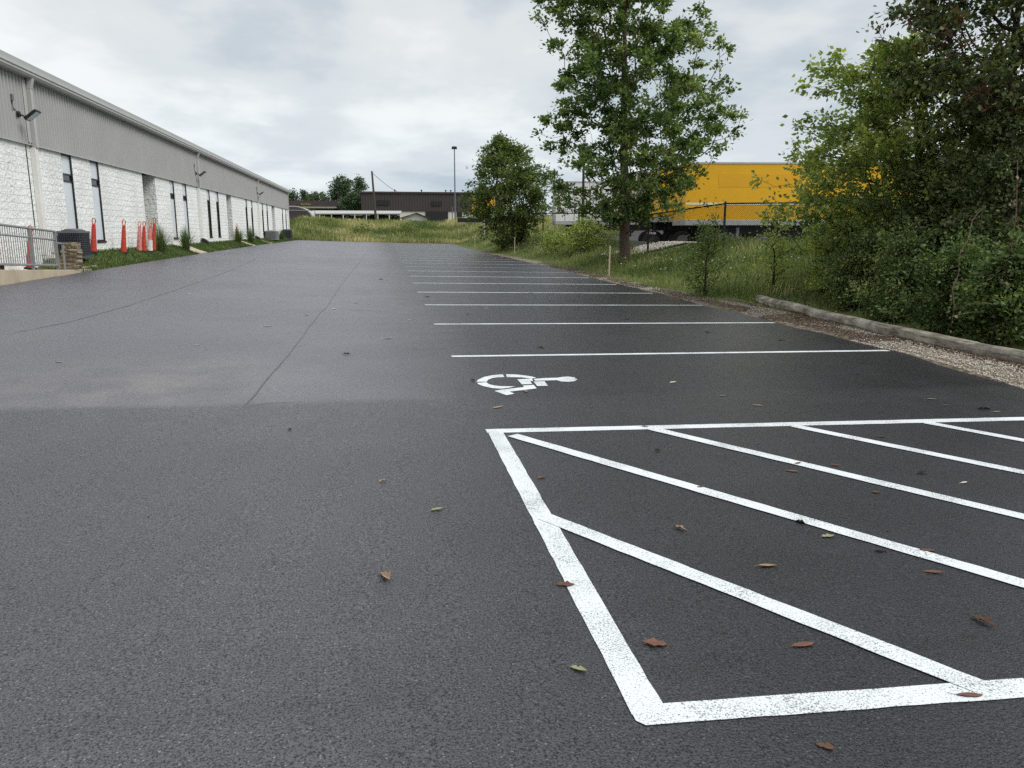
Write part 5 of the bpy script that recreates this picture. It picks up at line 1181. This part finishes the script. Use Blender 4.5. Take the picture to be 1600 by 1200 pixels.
# ------------------------------------------------------------------ fallen leaves, each its own
LF = [(603, 903, 'leaf_tan', .062, 'curled tan leaf lying alone on the near left asphalt', 2), (1024, 1007, 'leaf_red', .062, 'broad reddish brown leaf inside the nearest hatched triangle', 1), (1255, 1009, 'leaf_red', .062, 'twisted red brown leaf between the two nearest hatch lines', 0),
      (1198, 885, 'leaf_tan', .058, 'long tan leaf between the first and second hatch lines', 0), (1062, 827, 'leaf_tan', .05, 'curled tan leaf in the middle of the hatched aisle', 2), (884, 915, 'leaf_brown', .05, 'brown leaf lying on the long left border line', 1),
      (846, 747, 'leaf_brown', .045, 'brown leaf just inside the left border line', 1), (683, 797, 'leaf_green', .05, 'yellow green leaf on the asphalt left of the aisle', 1), (598, 753, 'leaf_tan', .036, 'small tan leaf left of the yellow green one', 2),
      (453, 672, 'leaf_dark', .04, 'black leaf on the left asphalt below the paving seam', 2), (904, 1047, 'leaf_green', .04, 'small pale green leaf left of the near corner', 1), (1093, 762, 'leaf_red', .045, 'red leaf lying on the second hatch line', 0),
      (1238, 737, 'leaf_red', .06, 'orange red leaf just below the third hatch line', 0), (1246, 725, 'leaf_red', .05, 'orange red leaf lying on the third hatch line', 0), (1305, 728, 'leaf_brown', .05, 'flat brown leaf above the middle hatch lines', 0),
      (1376, 683, 'leaf_red', .05, 'small red leaf near the far aisle line', 0), (1440, 740, 'leaf_dark', .05, 'black leaf between the second and third hatch lines', 2), (1293, 839, 'leaf_green', .042, 'small yellow green leaf beside the second hatch line', 1),
      (1250, 817, 'leaf_dark', .036, 'grey pebble like leaf on the second hatch line', 2), (1450, 861, 'leaf_brown', .055, 'brown leaf touching the second hatch line at the right', 0), (1459, 895, 'leaf_red', .058, 'pointed red brown leaf right of the hatched aisle centre', 0),
      (1375, 862, 'leaf_dark', .045, 'black curled leaf above the second hatch line', 0), (1536, 973, 'leaf_brown', .058, 'dark brown raised leaf near the right edge', 2), (1517, 1088, 'leaf_red', .06, 'red brown leaf on the nearest border line', 0),
      (1291, 1169, 'leaf_brown', .035, 'small brown leaf in front of the nearest border line', 1), (1008, 667, 'leaf_dark', .04, 'dark leaf on the far border line', 0), (1027, 705, 'leaf_dark', .04, 'tiny black leaf just below the far border line', 2),
      (1506, 755, 'leaf_pale', .04, 'pale leaf scrap between hatch lines at the right', 0), (1368, 770, 'leaf_brown', .045, 'thin brown leaf close to the third hatch line', 0), (1455, 624, 'leaf_green', .055, 'yellow leaf beyond the far border line at the right', 0),
      (1477, 634, 'leaf_brown', .05, 'brown leaf beyond the far border line at the right', 0), (1536, 640, 'leaf_dark', .08, 'black leaf with a pale edge near the right frame edge', 2), (1557, 644, 'leaf_pale', .04, 'pale scrap beside the black leaf near the right frame edge', 0),
      (1183, 634, 'leaf_tan', .06, 'tan leaf below the first stall line', 0), (1129, 619, 'leaf_tan', .05, 'small tan leaf below the first stall line', 0), (1051, 598, 'leaf_pale', .05, 'pale scrap right of the wheelchair symbol', 1),
      (778, 637, 'leaf_tan', .075, 'tan leaf below the wheelchair symbol', 0), (738, 595, 'leaf_dark', .05, 'dark leaf left of the wheelchair symbol', 2), (821, 612, 'leaf_tan', .05, 'upright tan leaf touching the foot of the wheelchair symbol', 1),
      (542, 554, 'leaf_dark', .07, 'black leaf right of the paving seam', 2), (607, 529, 'leaf_pale', .10, 'pale twig scrap left of the first stall lines', 0), (418, 510, 'leaf_pale', .10, 'pale scrap on the left asphalt beside the seam', 0), (92, 566, 'leaf_pale', .08, 'white scrap far over on the left asphalt', 0), (307, 539, 'leaf_pale', .06, 'small white scrap left of the paving seam', 0)]
far_l = [(479, 493, 'leaf_dark', .07), (459, 479, 'leaf_pale', .1), (522, 483, 'leaf_pale', .1), (566, 484, 'leaf_pale', .1), (731, 492, 'leaf_dark', .09), (909, 496, 'leaf_brown', .09), (760, 482, 'leaf_pale', .07), (720, 445, 'leaf_dark', .1), (829, 458, 'leaf_dark', .1),
         (694, 457.5, 'leaf_dark', .08), (668, 464, 'leaf_dark', .09), (930, 452, 'leaf_pale', .1), (914, 452, 'leaf_dark', .09), (934, 466, 'leaf_pale', .09), (859, 470, 'leaf_dark', .08), (887, 478, 'leaf_pale', .1), (1034, 484, 'leaf_pale', .1), (982, 476, 'leaf_dark', .1), (1061, 478, 'leaf_dark', .12), (830, 485, 'leaf_dark', .08),
         (980, 499, 'leaf_dark', .08), (587, 438, 'leaf_dark', .11), (595, 437, 'leaf_dark', .1), (543, 409, 'leaf_dark', .13), (556, 474, 'leaf_dark', .09), (1256, 509, 'leaf_pale', .1), (1220, 532, 'leaf_dark', .09), (1240, 560, 'leaf_pale', .06), (845, 544, 'leaf_dark', .07), (982, 538, 'leaf_pale', .06), (640, 500, 'leaf_pale', .06), (438, 437, 'leaf_pale', .1), (295, 459, 'leaf_pale', .1), (1293, 508, 'leaf_brown', .1), (1105, 520, 'leaf_dark', .07), (1167, 545, 'leaf_pale', .06), (900, 592, 'leaf_dark', .03), (1400, 590, 'leaf_pale', .05), (1340, 585, 'leaf_dark', .05), (1050, 438, 'leaf_brown', .1)]
rg = np.random.default_rng(55)
def grit(i):
    y = 1.6 + 14 * rg.random() ** 1.6; x = rg.uniform(-4, edge_x(y)) if rg.random() < .45 else edge_x(y) - abs(rg.normal(0, .35)); return (x, y, lot_h(x, y) + .002)
Vb, Fb, Tb = scatter(700, grit, (.002, .007), .5, rg)
tag(npmesh('grit', Vb, Fb, M['litter'], Tb), 'loose grit and tiny bark crumbs on the asphalt', 'grit', kind='stuff')
names = {'leaf_dark': 'tiny dark leaf scrap lying on the asphalt beyond the wheelchair symbol', 'leaf_pale': 'tiny pale scrap lying on the asphalt beyond the wheelchair symbol', 'leaf_brown': 'tiny brown leaf on the asphalt near the verge'}
def fallen(px, py, m, s, lb, curl, seed):
    p = G(px, py, h=lot_h); r = random.Random(seed); bmv = []; n = 6
    outline = [(-1, 0), (-.55, .42), (-.2, .3), (.15, .55), (.5, .3), (1, .02), (.5, -.35), (.1, -.5), (-.25, -.28), (-.6, -.4)]
    if curl == 0: outline = [(-1, 0), (-.6, .2), (-.1, .32), (.4, .25), (1, 0), (.45, -.22), (0, -.3), (-.5, -.22)]
    k = {0: .12, 1: .22, 2: .8}[curl]
    vs = [(0, 0, .02 + .05 * (curl == 2))]
    for (u, v) in outline:
        u2 = u * (1 + r.uniform(-.15, .15)); v2 = v * (1 + r.uniform(-.2, .2)); z = k * (abs(v2) ** 1.3) + .07 * max(0, u2 * r.uniform(-.3, 1)) ; vs.append((u2, v2 * (1 - .3 * k), z))
    n = len(outline); mb = MB(); vs = [(a * s, b * s, c * s) for a, b, c in vs]
    mb.add(vs, [(0, i + 1, (i + 1) % n + 1) for i in range(n)]); vs2 = [(a, b, c + .0016) for a, b, c in vs]; mb.add(vs2, [(0, (i + 1) % n + 1, i + 1) for i in range(n)])
    q = outline[0]; mb.tube([vs[1], (vs[1][0] - .5 * s, r.uniform(-.2, .2) * s, .02 * s)], .02 * s, 3)
    me = bpy.data.meshes.new('fallen_leaf'); me.from_pydata(mb.v, [], mb.f); o = link('fallen_leaf', me, M[m]); o.location = (p.x, p.y, p.z + .005); o.rotation_euler = (r.uniform(-.1, .1), r.uniform(-.1, .1), r.uniform(0, 6.28) if curl else r.uniform(-.6, .6))
    tag(o, lb, 'leaf', 'fallen leaves on the asphalt')
for i, (px, py, m, s, lb, c) in enumerate(LF): fallen(px, py, m, s * .8, lb, c, i)
for i, (px, py, m, s) in enumerate(far_l[::2]): fallen(px, py, m, s * .62, names[m], i % 3, 100 + i)
print('objects', len(bpy.data.objects), 'polys', sum(len(m.polygons) for m in bpy.data.meshes))
